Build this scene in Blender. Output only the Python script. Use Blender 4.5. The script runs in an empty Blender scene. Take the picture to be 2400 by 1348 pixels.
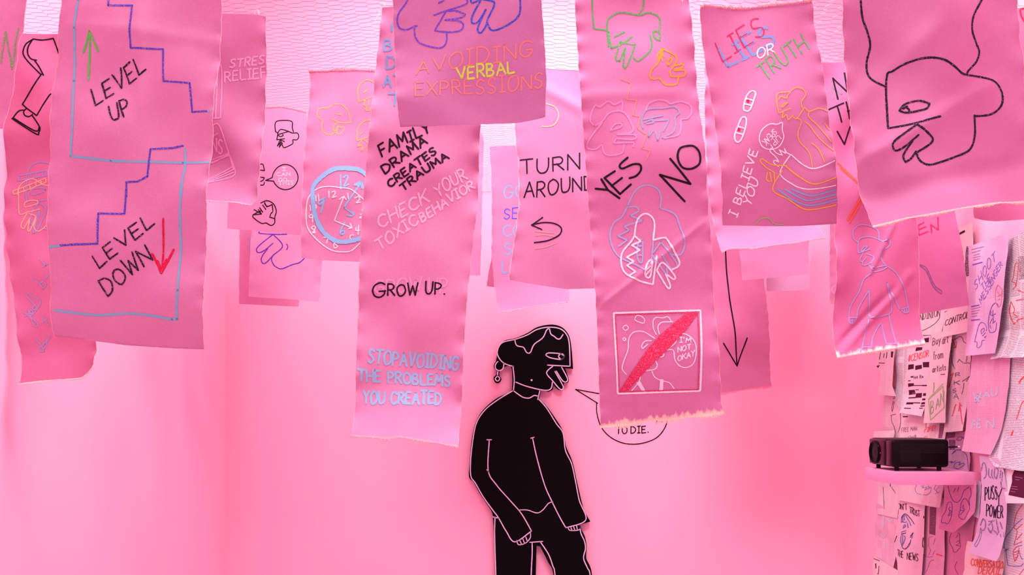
import bpy, bmesh, math, random
from mathutils import Vector

# ------------------------------------------------------------------ camera, light, exposure
FOC, CX, CY = 2000.0, 1200.0, 950.0        # focal length and principal point of the 2400 x 1348 frame
CAMZ, D = 1.5, 4.5                          # eye height, distance of the far wall
XL, XR = -672/FOC*D, 778/FOC*D              # side walls
NETZ = CAMZ + 500/FOC*D                     # height of the wire netting
CEILZ = 3.9
SC = bpy.context.scene
COL = SC.collection
cam_d = bpy.data.cameras.new('camera'); cam = bpy.data.objects.new('camera', cam_d); COL.objects.link(cam)
cam.location = (0, 0, CAMZ); cam.rotation_euler = (math.pi/2, 0, 0)
cam_d.sensor_width = 36.0; cam_d.lens = 30.0; cam_d.shift_y = (CY-674)/2400.0
cam_d.clip_start = 0.05; cam_d.clip_end = 50
cam_d.dof.use_dof = False
SC.camera = cam

def area(name, loc, rot, sx, sy, power, col=(1, 1, 1)):
    d = bpy.data.lights.new(name, 'AREA'); d.shape = 'RECTANGLE'; d.size = sx; d.size_y = sy
    d.energy = power; d.color = col
    o = bpy.data.objects.new(name, d); COL.objects.link(o); o.location = loc; o.rotation_euler = rot
    return o

w = bpy.data.worlds.new('world'); SC.world = w; w.use_nodes = True
w.node_tree.nodes['Background'].inputs[0].default_value = (1.0, 0.93, 0.95, 1)
w.node_tree.nodes['Background'].inputs[1].default_value = 0.4
area('wall_strip_light', (0.15, 4.06, 3.78), (0, 0, 0), 2.3, 0.12, 11, (1.0, 0.98, 0.92))
area('wall_side_ceiling_light', (0.36, 3.6, 3.60), (math.radians(15), 0, 0), 0.9, 0.4, 8, (1.0, 0.98, 0.93))
area('middle_ceiling_light', (0.25, 2.2, 3.75), (math.radians(14), 0, 0), 1.6, 0.7, 94, (1.0, 0.985, 0.98))
area('front_ceiling_light', (0.1, -1.2, 3.5), (math.radians(40), 0, 0), 2.4, 1.2, 50, (0.98, 0.975, 1.0))
SC.view_settings.view_transform = 'Standard'
SC.view_settings.look = 'None'
SC.view_settings.gamma = 1.0
SC.view_settings.use_curve_mapping = False
SC.view_settings.exposure = 0.0
SC.cycles.max_bounces = 10
SC.cycles.diffuse_bounces = 6

# ------------------------------------------------------------------ materials
def lin(c):
    r = []
    for v in c:
        v = v/255.0
        r.append(v/12.92 if v <= 0.04045 else ((v+0.055)/1.055)**2.4)
    return (r[0], r[1], r[2], 1.0)

def dye(c, k=(0.95, 1.3, 1.2)):
    """paint colour: what is seen, freed of the pink light of the room"""
    v = lin(c)
    return (min(v[0]*k[0], .93), min(v[1]*k[1], .93), min(v[2]*k[2], .93), 1.0)
CLOTH = lin((190, 152, 176))
def cloth_tone(c):
    v = dye(c)
    return tuple(v[i]*.45+CLOTH[i]*.55 for i in range(3))+(1.0,)  # one dye for all; part of each banner's seen light stays in its colour

class NT:
    """small helper that wires a node tree"""
    def __init__(self, name):
        self.m = bpy.data.materials.new(name); self.m.use_nodes = True
        self.t = self.m.node_tree; self.b = self.t.nodes['Principled BSDF']
    def n(self, typ, **kw):
        nd = self.t.nodes.new(typ)
        for k, v in kw.items(): setattr(nd, k, v)
        return nd
    def l(self, a, b): self.t.links.new(a, b)
    def noise(self, scale, detail=3, rough=0.6, vec=None, coord='Object'):
        if vec is None:
            vec = self.n('ShaderNodeTexCoord').outputs[coord]
        nd = self.n('ShaderNodeTexNoise'); nd.inputs['Scale'].default_value = scale
        nd.inputs['Detail'].default_value = detail; nd.inputs['Roughness'].default_value = rough
        self.l(vec, nd.inputs['Vector']); return nd.outputs['Fac']
    def math(self, op, a, b=None, c=None):
        nd = self.n('ShaderNodeMath', operation=op)
        for i, v in enumerate((a, b, c)):
            if v is None: continue
            if isinstance(v, (int, float)): nd.inputs[i].default_value = v
            else: self.l(v, nd.inputs[i])
        return nd.outputs[0]
    def ramp(self, fac, lo, hi):
        nd = self.n('ShaderNodeMapRange'); nd.inputs[1].default_value = lo; nd.inputs[2].default_value = hi
        self.l(fac, nd.inputs[0]); return nd.outputs[0]
    def mix(self, fac, a, b):
        nd = self.n('ShaderNodeMix', data_type='RGBA')
        if isinstance(fac, (int, float)): nd.inputs[0].default_value = fac
        else: self.l(fac, nd.inputs[0])
        for i, v in ((6, a), (7, b)):
            if isinstance(v, tuple): nd.inputs[i].default_value = v
            else: self.l(v, nd.inputs[i])
        return nd.outputs[2]
    def done(self, col=None, rough=0.9, spec=0.1):
        if col is not None:
            if isinstance(col, tuple): self.b.inputs['Base Color'].default_value = col
            else: self.l(col, self.b.inputs['Base Color'])
        self.b.inputs['Roughness'].default_value = rough
        self.b.inputs['Specular IOR Level'].default_value = spec
        return self.m
    def bump(self, h, strength, dist):
        nd = self.n('ShaderNodeBump'); nd.inputs['Strength'].default_value = strength
        nd.inputs['Distance'].default_value = dist
        self.l(h, nd.inputs['Height']); self.l(nd.outputs[0], self.b.inputs['Normal'])

def sc(c, k): return (c[0]*k, c[1]*k, c[2]*k, 1.0)
_cache = {}

def fabric_mat(rgb, bleach=0.0, corner=0.0):
    key = ('fab', rgb, bleach)
    if key in _cache: return _cache[key]
    t = NT('dyed_canvas'); c = cloth_tone(rgb)
    big = t.noise(6.0, 5, 0.6); fine = t.noise(420.0, 2, 0.7)
    col = t.mix(t.ramp(big, 0.3, 0.7), (c[0]*.93, c[1]*.84, c[2]*.90, 1), (c[0]*1.05, c[1]*1.12, c[2]*1.08, 1))
    col = t.mix(t.ramp(fine, 0.25, 0.75), sc(c, 0.82), col)
    if bleach > 0:
        uv = t.n('ShaderNodeUVMap').outputs[0]
        mp = t.n('ShaderNodeMapping'); mp.inputs['Scale'].default_value = (60, 18, 1); t.l(uv, mp.inputs[0])
        nz = t.noise(1.0, 4, 0.65, vec=mp.outputs[0])
        sp = t.n('ShaderNodeSeparateXYZ'); t.l(uv, sp.inputs[0])
        h = t.math('SUBTRACT', 1.0, t.math('DIVIDE', sp.outputs[1], bleach))
        f = t.ramp(t.math('ADD', t.math('MULTIPLY', h, 0.55), nz), 0.80, 0.98)
        col = t.mix(f, col, lin((248, 215, 200)))
    t.bump(fine, 0.25, 0.0008)
    m = t.done(col, 0.95, 0.06)
    _cache[key] = m; return m

def ink_mat(rgb, cover, under):
    key = ('ink', rgb, cover, under)
    if key in _cache: return _cache[key]
    t = NT('drawn_line'); c = dye(rgb, (0.80, 1.28, 1.10))
    if cover >= 1:
        m = t.done(c, 0.7, 0.15)
    else:
        nz = t.noise(330.0, 3, 0.75); lo = 0.60-0.26*cover
        f = t.ramp(nz, lo-0.05, lo+0.05)
        f2 = t.math('MULTIPLY_ADD', f, 0.80, 0.20)
        m = t.done(t.mix(f2, cloth_tone(under) if under[1] < 150 else dye(under), c), 0.9, 0.08)
    _cache[key] = m; return m

def plain_mat(name, rgb, rough=0.8, spec=0.2, var=0.0, scale=8.0):
    t = NT(name); c = lin(rgb)
    if var:
        col = t.mix(t.noise(scale, 4), sc(c, 1-var), sc(c, 1+var))
    else: col = c
    return t.done(col, rough, spec)

def newsprint_mat(rgb, ink=(120, 70, 95), pitch=0.0058, column=0.062, dens=0.5, strength=0.25):
    key = ('news', rgb, ink, pitch, column, dens)
    if key in _cache: return _cache[key]
    t = NT('newsprint'); c = dye(rgb, (0.84, 0.98, 0.98))
    uv = t.n('ShaderNodeUVMap').outputs[0]
    sp = t.n('ShaderNodeSeparateXYZ'); t.l(uv, sp.inputs[0])
    rnd = t.n('ShaderNodeObjectInfo').outputs['Random']
    u = t.math('ADD', sp.outputs[0], t.math('MULTIPLY', rnd, 3.1)); v = sp.outputs[1]
    row = t.math('DIVIDE', v, pitch)
    line = t.ramp(t.math('PINGPONG', row, 0.5), 0.20, 0.34)
    rown = t.math('FLOOR', row)
    cmb = t.n('ShaderNodeCombineXYZ'); t.l(t.math('MULTIPLY', u, 190.0), cmb.inputs[0]); t.l(t.math('MULTIPLY', rown, 7.3), cmb.inputs[1])
    wd = t.ramp(t.noise(1.0, 2, 0.6, vec=cmb.outputs[0]), 0.36, 0.46)
    colm = t.ramp(t.math('PINGPONG', t.math('DIVIDE', u, column), 0.5), 0.045, 0.06)
    cm2 = t.n('ShaderNodeCombineXYZ'); t.l(t.math('FLOOR', t.math('DIVIDE', u, column)), cm2.inputs[0])
    t.l(t.math('MULTIPLY', v, 9.0), cm2.inputs[1])
    art = t.ramp(t.noise(1.0, 1, 0.5, vec=cm2.outputs[0]), 0.60-dens*0.42, 0.62-dens*0.42)
    f = t.math('MULTIPLY', t.math('MULTIPLY', line, wd), t.math('MULTIPLY', colm, art))
    f = t.math('MULTIPLY', f, strength)
    blot = t.noise(9.0, 3)
    base = t.mix(t.ramp(blot, 0.3, 0.7), sc(c, 0.93), sc(c, 1.05))
    m = t.done(t.mix(f, base, lin(ink)), 0.85, 0.15)
    _cache[key] = m; return m

# ------------------------------------------------------------------ object helpers
def base_of(o):
    p = Vector((0, 0, 0))
    while o is not None: p = p+o.location; o = o.parent
    return p

def link_mesh(name, verts, faces, mat, parent=None, uvs=None, smooth=False, label=None):
    off = base_of(parent)
    me = bpy.data.meshes.new(name)
    me.from_pydata([(v[0]-off[0], v[1]-off[1], v[2]-off[2]) for v in verts], [], faces)
    if uvs:
        ul = me.uv_layers.new(name='UVMap')
        flat = []
        for p in me.polygons:
            for vi in p.vertices: flat.extend(uvs[vi])
        ul.data.foreach_set('uv', flat)
    if smooth: me.polygons.foreach_set('use_smooth', [True]*len(me.polygons))
    me.materials.append(mat); me.update()
    o = bpy.data.objects.new(name, me); COL.objects.link(o)
    if parent is not None: o.parent = parent
    if label: o['label'] = label
    return o

def thing(name, label, cat, loc=(0, 0, 0), group=None):
    o = bpy.data.objects.new(name, None); o.empty_display_size = 0.05
    COL.objects.link(o); o.location = loc
    o['label'] = label; o['category'] = cat
    if group: o['group'] = group
    return o

def tag(o, label, cat, group=None):
    o['label'] = label; o['category'] = cat
    if group: o['group'] = group
    return o

def box_geo(x0, x1, y0, y1, z0, z1):
    v = [(x, y, z) for x in (x0, x1) for y in (y0, y1) for z in (z0, z1)]
    f = [(0, 1, 3, 2), (4, 6, 7, 5), (0, 4, 5, 1), (2, 3, 7, 6), (0, 2, 6, 4), (1, 5, 7, 3)]
    return v, f

def bevel_box(name, x0, x1, y0, y1, z0, z1, r, mat, parent=None, seg=3):
    off = parent.location if parent is not None else Vector((0, 0, 0))
    bm = bmesh.new()
    v, f = box_geo(x0, x1, y0, y1, z0, z1)
    vs = [bm.verts.new(Vector(p)-off) for p in v]
    for q in f: bm.faces.new([vs[i] for i in q])
    bmesh.ops.recalc_face_normals(bm, faces=bm.faces)
    if r > 0: bmesh.ops.bevel(bm, geom=list(bm.edges), offset=r, segments=seg, affect='EDGES', profile=0.5)
    me = bpy.data.meshes.new(name); bm.to_mesh(me); bm.free()
    me.materials.append(mat)
    if r > 0: me.polygons.foreach_set('use_smooth', [True]*len(me.polygons))
    o = bpy.data.objects.new(name, me); COL.objects.link(o)
    if r > 0:
        me.set_sharp_from_angle(angle=math.radians(40))
    if parent is not None: o.parent = parent
    return o

def tube_geo(pts, r, n=6, V=None, F=None):
    """round bar along a list of points"""
    V = [] if V is None else V; F = [] if F is None else F
    b = len(V); pts = [Vector(p) for p in pts]
    for i, p in enumerate(pts):
        d = (pts[min(i+1, len(pts)-1)]-pts[max(i-1, 0)]).normalized()
        a = d.orthogonal().normalized() if i == 0 else (a-d*a.dot(d)).normalized()
        c = d.cross(a)
        rr = r[i] if isinstance(r, (list, tuple)) else r
        for k in range(n):
            t = 2*math.pi*k/n
            V.append(tuple(p+(a*math.cos(t)+c*math.sin(t))*rr))
    for i in range(len(pts)-1):
        for k in range(n):
            F.append((b+i*n+k, b+i*n+(k+1) % n, b+(i+1)*n+(k+1) % n, b+(i+1)*n+k))
    F.append(tuple(b+k for k in range(n))[::-1]); F.append(tuple(b+(len(pts)-1)*n+k for k in range(n)))
    return V, F

# ------------------------------------------------------------------ tracing frames of the photograph
TILE = {'': (0, 0, 1), 'A': (0, 0, .34121), 'B': (0, 440, .35616), 'C': (480, 0, .2967), 'D': (480, 360, .2967),
        'E': (820, 0, .35605), 'F': (820, 480, .43027), 'G': (1340, 0, .35593), 'H': (1340, 440, .46002),
        'I': (1600, 0, .4007), 'J': (1640, 480, .35593), 'K': (1940, 0, .41554), 'L': (1920, 480, .28186),
        'M': (2000, 820, .39177), 'N': (1060, 740, .45113),
        'P1': (820, 280, .25217), 'P2': (820, 600, .3413), 'P3': (920, 0, .23002), 'P4': (1360, 420, .22251),
        'P5': (1400, 700, .26711), 'P6': (0, 330, .1706), 'P7': (0, 560, .26694), 'P8': (680, 360, .19286),
        'Q1': (2140, 500, .19288), 'Q2': (2040, 700, .14837), 'Q3': (2200, 700, .14837), 'Q4': (2040, 860, .14837),
        'Q5': (2200, 860, .14837), 'Q6': (2010, 1000, .12917), 'Q7': (2040, 1110, .17652), 'Q8': (2200, 1060, .21368)}

def pts(tile, s):
    ox, oy, k = TILE[tile]
    out = []
    for p in s.split():
        x, y = p.split(',')
        out.append((ox+float(x)*k, oy+float(y)*k))
    return out

def catmull(P, step=4.0, closed=False):
    if not closed and len(P) > 4 and math.hypot(P[0][0]-P[-1][0], P[0][1]-P[-1][1]) < .01:
        q = catmull(P[:-1], min(step, 2.0), True); return q+[q[0]]
    n = len(P)
    if n < 3 and not closed: return resample(P, step)
    out = []
    m = n if closed else n-1
    for i in range(m):
        p1, p2 = P[i], P[(i+1) % n]
        p0 = P[(i-1) % n] if closed or i > 0 else p1
        p3 = P[(i+2) % n] if closed or i+2 < n else p2
        L = math.hypot(p2[0]-p1[0], p2[1]-p1[1]); k = max(2, int(L/step)+1)
        for j in range(k):
            t = j/k; t2 = t*t; t3 = t2*t
            out.append(tuple(0.5*(2*p1[c]+(p2[c]-p0[c])*t+(2*p0[c]-5*p1[c]+4*p2[c]-p3[c])*t2+(3*p1[c]-p0[c]-3*p2[c]+p3[c])*t3) for c in (0, 1)))
    if not closed: out.append(P[-1])
    return out

def resample(P, step=4.0):
    out = [P[0]]
    for a, b in zip(P, P[1:]):
        L = math.hypot(b[0]-a[0], b[1]-a[1]); k = max(1, int(round(L/step)))
        for j in range(1, k+1):
            out.append((a[0]+(b[0]-a[0])*j/k, a[1]+(b[1]-a[1])*j/k))
    return out

def at_len(P, n):
    """n+1 points evenly spaced along a polyline"""
    Ls = [0]
    for a, b in zip(P, P[1:]): Ls.append(Ls[-1]+math.hypot(b[0]-a[0], b[1]-a[1]))
    T = Ls[-1]; out = []; j = 0
    for i in range(n+1):
        s = T*i/n
        while j < len(P)-2 and Ls[j+1] < s: j += 1
        d = Ls[j+1]-Ls[j]; t = 0 if d == 0 else (s-Ls[j])/d
        out.append((P[j][0]+(P[j+1][0]-P[j][0])*t, P[j][1]+(P[j+1][1]-P[j][1])*t))
    return out

def interp(P, val, key, get):
    """value of one coordinate on a polyline that runs monotonic in the other"""
    if val <= P[0][key]: return P[0][get]
    for a, b in zip(P, P[1:]):
        if a[key] <= val <= b[key] and b[key] > a[key]:
            return a[get]+(b[get]-a[get])*(val-a[key])/(b[key]-a[key])
    return P[-1][get]

GLYPH = {
 'A': (.95, "0,0 .5,1 1,0;.2,.38 .8,.38"), 'B': (.8, "0,0 0,1;~0,1 .6,.95 .75,.76 .55,.56 0,.52;~0,.52 .7,.45 .9,.22 .6,.03 0,0"),
 'C': (.9, "~.95,.85 .6,1 .2,.85 0,.45 .2,.1 .6,0 1,.15"), 'D': (.9, "0,0 0,1;~0,1 .6,.9 .97,.5 .6,.08 0,0"),
 'E': (.75, "0,0 0,1 .9,1;0,.52 .75,.52;0,0 .95,0"), 'F': (.7, "0,0 0,1 .9,1;0,.52 .75,.52"),
 'G': (.95, "~.9,.85 .55,1 .15,.85 0,.45 .2,.08 .6,0 .92,.2 .95,.42;.5,.42 1,.42"), 'H': (.85, "0,0 0,1;1,0 1,1;0,.5 1,.5"),
 'I': (.5, "0,1 1,1;.5,0 .5,1;0,0 1,0"), 'K': (.85, "0,0 0,1;.95,1 0,.42;.3,.58 1,0"), 'L': (.7, "0,1 0,0 1,0"),
 'M': (1.05, "0,0 .12,1 .5,.3 .88,1 1,0"), 'N': (.85, "0,0 0,1 1,0 1,1"),
 'O': (.95, "~.5,1 .12,.82 0,.45 .2,.06 .55,0 .9,.2 1,.6 .8,.92 .5,1"), 'P': (.75, "0,0 0,1;~0,1 .65,.97 .95,.75 .65,.5 0,.45"),
 'R': (.8, "0,0 0,1;~0,1 .65,.97 .9,.75 .65,.52 0,.47;.35,.48 1,0"), 'S': (.75, "~.92,.88 .5,1 .12,.85 .15,.6 .8,.4 .92,.18 .5,0 .03,.12"),
 'T': (.9, "0,1 1,1;.5,1 .5,0"), 'U': (.85, "~0,1 .03,.35 .2,.05 .5,0 .8,.08 .97,.4 1,1"), 'V': (.9, "0,1 .5,0 1,1"),
 'W': (1.15, "0,1 .25,0 .5,.75 .75,0 1,1"), 'X': (.85, "0,1 1,0;0,0 1,1"), 'Y': (.85, "0,1 .48,.5 1,1;.48,.5 .45,0"),
 '.': (.2, ".4,.04 .6,.0"), '!': (.2, ".5,1 .5,.3;.5,.05 .5,0"), "'": (.2, ".5,1 .4,.75"),
 '#': (.8, ".3,0 .4,1;.65,0 .75,1;0,.35 1,.4;0,.65 1,.7"), ' ': (.45, ""),
 'a': (.55, "~.9,.55 .5,.62 .1,.4 .1,.12 .45,0 .9,.2;.9,.6 .95,0"), 'r': (.4, "0,.6 .05,0;~.05,.4 .4,.6 .9,.55"),
 't': (.4, ".4,.9 .4,.08 .8,0;0,.62 .9,.62"), 'u': (.55, "~0,.6 .05,.15 .4,0 .85,.2;.9,.6 .92,0"), 'y': (.55, "0,.6 .5,.05;1,.6 .3,-.35"),
 'f': (.4, "~.9,.95 .5,1 .35,.8 .35,0;0,.6 .8,.6"), 'o': (.6, "~.5,.62 .1,.4 .1,.15 .5,0 .9,.2 .9,.45 .5,.62"),
 'm': (.85, "0,.6 0,0;~0,.4 .25,.6 .5,.45 .5,0;~.5,.4 .75,.6 1,.45 1,0"), 'i': (.18, ".5,.6 .5,0;.5,.85 .5,.8"),
 's': (.5, "~.9,.5 .5,.62 .15,.5 .8,.2 .5,0 .05,.1"), 'n': (.55, "0,.6 0,0;~0,.4 .4,.62 .9,.45 1,0"), 'e': (.55, "~.1,.32 .9,.35 .7,.6 .2,.5 .1,.2 .5,0 .9,.12"),
 'k': (.5, "0,1 0,0;.8,.6 0,.25;.3,.38 .9,0"), 'l': (.2, ".5,1 .5,0"), 'd': (.55, "~.9,.5 .5,.6 .1,.4 .1,.12 .5,0 .9,.2;.92,1 .95,0"), 'b': (.55, ".05,1 .05,0;~.05,.45 .5,.6 .95,.35 .6,.02 .05,.08"),
 'v': (.5, "0,.6 .5,0 1,.6"), 'c': (.5, "~.9,.5 .5,.62 .1,.35 .4,0 .9,.1"), 'h': (.55, "0,1 0,0;~0,.4 .4,.62 .9,.45 1,0"), 'p': (.55, "0,.6 0,-.35;~0,.5 .5,.62 .95,.3 .5,0 0,.1")}
# ------------------------------------------------------------------ sheets: hanging cloth and papers on the wall
class Sheet:
    def __init__(self, name, label, cat, group, mode, L, R, B, T=None, mat=None, under=(245, 120, 175), seed=0,
                 amp=0.005, ripple=0.003, curl=0.0, creases=(), thick=0.0015, cell=5.5, sub='cloth', sheet_label=None, wob=0.8):
        self.rng = random.Random(seed); r = self.rng
        self.mode = mode; self.under = under; self.nlift = 0
        if mode[0] == 'Y':
            dd = mode[1]; top = NETZ-.015-CAMZ
            if T is not None: dd = top*FOC/(D*(CY-min(q[1] for q in T)))
            self.d = dd*D
            yt = CY-top*FOC/self.d
            if T is None:
                T = [(L[0][0], yt), (R[0][0], yt)]
                L = [T[0]]+[q for q in L if q[1] > yt+4]; R = [T[1]]+[q for q in R if q[1] > yt+4]
            self.scale = self.d/FOC
        else:
            self.off = mode[1]
            self.scale = 3.4/FOC
        if L[0] != T[0]: L = [T[0]]+list(L)
        if R[0] != T[-1]: R = [T[-1]]+list(R)
        if L[-1] != B[0]: L = list(L)+[B[0]]
        if R[-1] != B[-1]: R = list(R)+[B[-1]]
        self.L, self.R, self.T, self.B = [list(map(tuple, q)) for q in (L, R, T, B)]
        self.waves = []
        for i in range(7):
            lam = r.uniform(0.13, 0.55); th = r.uniform(0, math.pi)
            k = 2*math.pi/lam
            self.waves.append((k*math.cos(th), k*math.sin(th), r.uniform(0, 6.28), amp*(lam/0.35)*r.uniform(.4, 1)))
        self.rp = [(2*math.pi/r.uniform(.045, .09), r.uniform(0, 6.28)) for _ in range(4)]; ripple *= .6
        self.ripple = ripple; self.curl = curl; self.creases = creases; self.amp = amp
        cx = sum(p[0] for p in self.B)/len(self.B); cy = max(p[1] for p in self.B)
        self.root = thing(name, label, cat, self.world(cx, cy, 0), group)
        W = max(abs(a[0]-b[0]) for a in self.L for b in self.R); H = max(p[1] for p in self.B)-min(p[1] for p in self.T)
        nu = max(6, min(90, int(W/cell))); nv = max(6, min(210, int(H/cell)))
        Lp, Rp, Tp, Bp = at_len(self.L, nv), at_len(self.R, nv), at_len(self.T, nu), at_len(self.B, nu)
        ph = [r.uniform(0, 6.28) for _ in range(6)]
        wv = lambda q, k: wob*(math.sin(q*.11+ph[k])+.6*math.sin(q*.31+ph[k+1])+.35*math.sin(q*.7+ph[k+2]))*.6+r.uniform(-.15, .15)*wob
        jit = [(wv(Lp[j][1], 0), wv(Rp[j][1], 3)) for j in range(nv+1)]
        V, U, F = [], [], []
        grid = []
        for j in range(nv+1):
            row = []
            v = j/nv
            for i in range(nu+1):
                u = i/nu
                p = [(1-u)*Lp[j][c]+u*Rp[j][c]+(1-v)*Tp[i][c]+v*Bp[i][c]
                     - ((1-u)*(1-v)*Tp[0][c]+u*(1-v)*Tp[-1][c]+(1-u)*v*Bp[0][c]+u*v*Bp[-1][c]) for c in (0, 1)]
                if i == 0: p[0] += jit[j][0]
                if i == nu: p[0] += jit[j][1]
                row.append(tuple(p))
            grid.append(row)
        self.grid = grid; n1 = (nu+1)*(nv+1)
        for side in (0, -thick):
            for row in grid:
                for p in row:
                    V.append(self.world(p[0], p[1], side))
                    if mode[0] == 'Y': U.append(((p[0]-CX)*self.scale, max(0, (self.bottom(p[0])-p[1])*self.scale)))
                    else: U.append((-V[-1][1], V[-1][2]))
        ix = lambda i, j, b=0: b*n1+j*(nu+1)+i
        for j in range(nv):
            for i in range(nu):
                F.append((ix(i, j), ix(i, j+1), ix(i+1, j+1), ix(i+1, j)))
                F.append((ix(i, j, 1), ix(i+1, j, 1), ix(i+1, j+1, 1), ix(i, j+1, 1)))
        for j in range(nv):
            F.append((ix(0, j), ix(0, j, 1), ix(0, j+1, 1), ix(0, j+1)))
            F.append((ix(nu, j), ix(nu, j+1), ix(nu, j+1, 1), ix(nu, j, 1)))
        for i in range(nu):
            F.append((ix(i, 0), ix(i+1, 0), ix(i+1, 0, 1), ix(i, 0, 1)))
            F.append((ix(i, nv), ix(i, nv, 1), ix(i+1, nv, 1), ix(i+1, nv)))
        self.sheet = link_mesh(sub, V, F, mat, self.root, U, smooth=True, label=sheet_label)
        self.sheet.data.set_sharp_from_angle(angle=math.radians(70))
        self.edgeL = [row[0] for row in grid]; self.edgeR = [row[-1] for row in grid]; self.edgeB = grid[-1]; self.edgeT = grid[0]
    def bottom(self, px): return interp(self.B, px, 0, 1)
    def relief(self, px, py):
        s = self.scale; x, y = px*s, py*s
        h = sum(a*math.sin(kx*x+ky*y+ph) for kx, ky, ph, a in self.waves)
        if self.ripple:
            eL = max(0, (px-interp(self.L, py, 1, 0))*s); eR = max(0, (interp(self.R, py, 1, 0)-px)*s)
            for e, i in ((eL, 0), (eR, 2)):
                if e < 0.07:
                    k1, p1 = self.rp[i]; k2, p2 = self.rp[i+1]
                    h += self.ripple*math.exp(-e/0.016)*(math.sin(k1*y+p1)+0.7*math.sin(k2*y*0.6+p2))
        if self.curl:
            t = (self.bottom(px)-py)*s
            reach = 0.16
            if t < reach: h += self.curl*(1-max(t, 0)/reach)**2
        for (x0, y0, x1, y1, a, wd) in self.creases:
            dx, dy = x1-x0, y1-y0; Ln = math.hypot(dx, dy)
            dd = ((px-x0)*dy-(py-y0)*dx)/Ln*s; al = ((px-x0)*dx+(py-y0)*dy)/Ln/Ln
            fade = max(0, min(1, al*4+.5))*max(0, min(1, (1-al)*4+.5))
            h += a*fade*math.exp(-(dd/wd)**2)
        if self.mode[0] == 'X': h = abs(h)
        return h
    def world(self, px, py, lift=0.0):
        h = self.relief(px, py)+lift
        if self.mode[0] == 'Y':
            return ((px-CX)*self.scale, self.d-h, CAMZ+(CY-py)*self.scale)
        X = XR-self.off; y = X*FOC/(px-CX)
        return (X-h, y, CAMZ+(CY-py)*y/FOC)
    def part(self, name, rgb, w, cover=1.0, label=None): return Ink(self, name, rgb, w, cover, label)
    def threads(self, name, rgb, sets, label=None):
        """frayed threads and selvage along an edge: sets of (edge, kind, length)"""
        r = self.rng
        for edge, kind, ln in sets:
            V, F = [], []
            E = {'L': self.edgeL, 'R': self.edgeR, 'B': self.edgeB, 'T': self.edgeT}[edge]
            out = {'L': (-1, 0), 'R': (1, 0), 'B': (0, 1), 'T': (0, -1)}[edge]
            if kind == 'line':
                P = resample(E, 5.0)
                Q = [self.world(p[0]+out[0]*r.uniform(-.35, .3), p[1]+out[1]*r.uniform(-.35, .3), 0.0003) for p in P]
                rad = [self.scale*ln*.52*r.uniform(.5, 1.0) for _ in Q]
                tube_geo(Q, rad, 4, V, F)
            else:
                P = resample(E, 1.5)
                for p in P:
                    for _ in range(2):
                        a = r.uniform(-.6, .6); l = ln*r.uniform(.25, 1.0)*(0.6+0.4*math.sin(p[0]*.07+p[1]*.05))
                        back = r.uniform(0.2, .8)*ln*.6
                        c = (p[0]-out[0]*back, p[1]-out[1]*back)
                        e1 = (p[0]+out[0]*l*.5-out[1]*a*l*.5, p[1]+out[1]*l*.5+out[0]*a*l*.5)
                        e2 = (p[0]+out[0]*l+(r.uniform(-.5, .5)-a*.4)*l*abs(out[1]), p[1]+out[1]*l+r.uniform(-.5, .5)*l*abs(out[0]))
                        lf = r.uniform(0.0004, 0.002)
                        tube_geo([self.world(c[0], c[1], lf), self.world(e1[0], e1[1], lf+.001), self.world(e2[0], e2[1], lf+r.uniform(-.002, .003))], self.scale*0.55, 3, V, F)
            link_mesh(name, V, F, cream_for(rgb), self.root, label=label)

def cream_for(rgb):
    k = ('cream', rgb)
    if k not in _cache: _cache[k] = plain_mat('raw_thread', rgb, 0.95, 0.05)
    return _cache[k]

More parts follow.
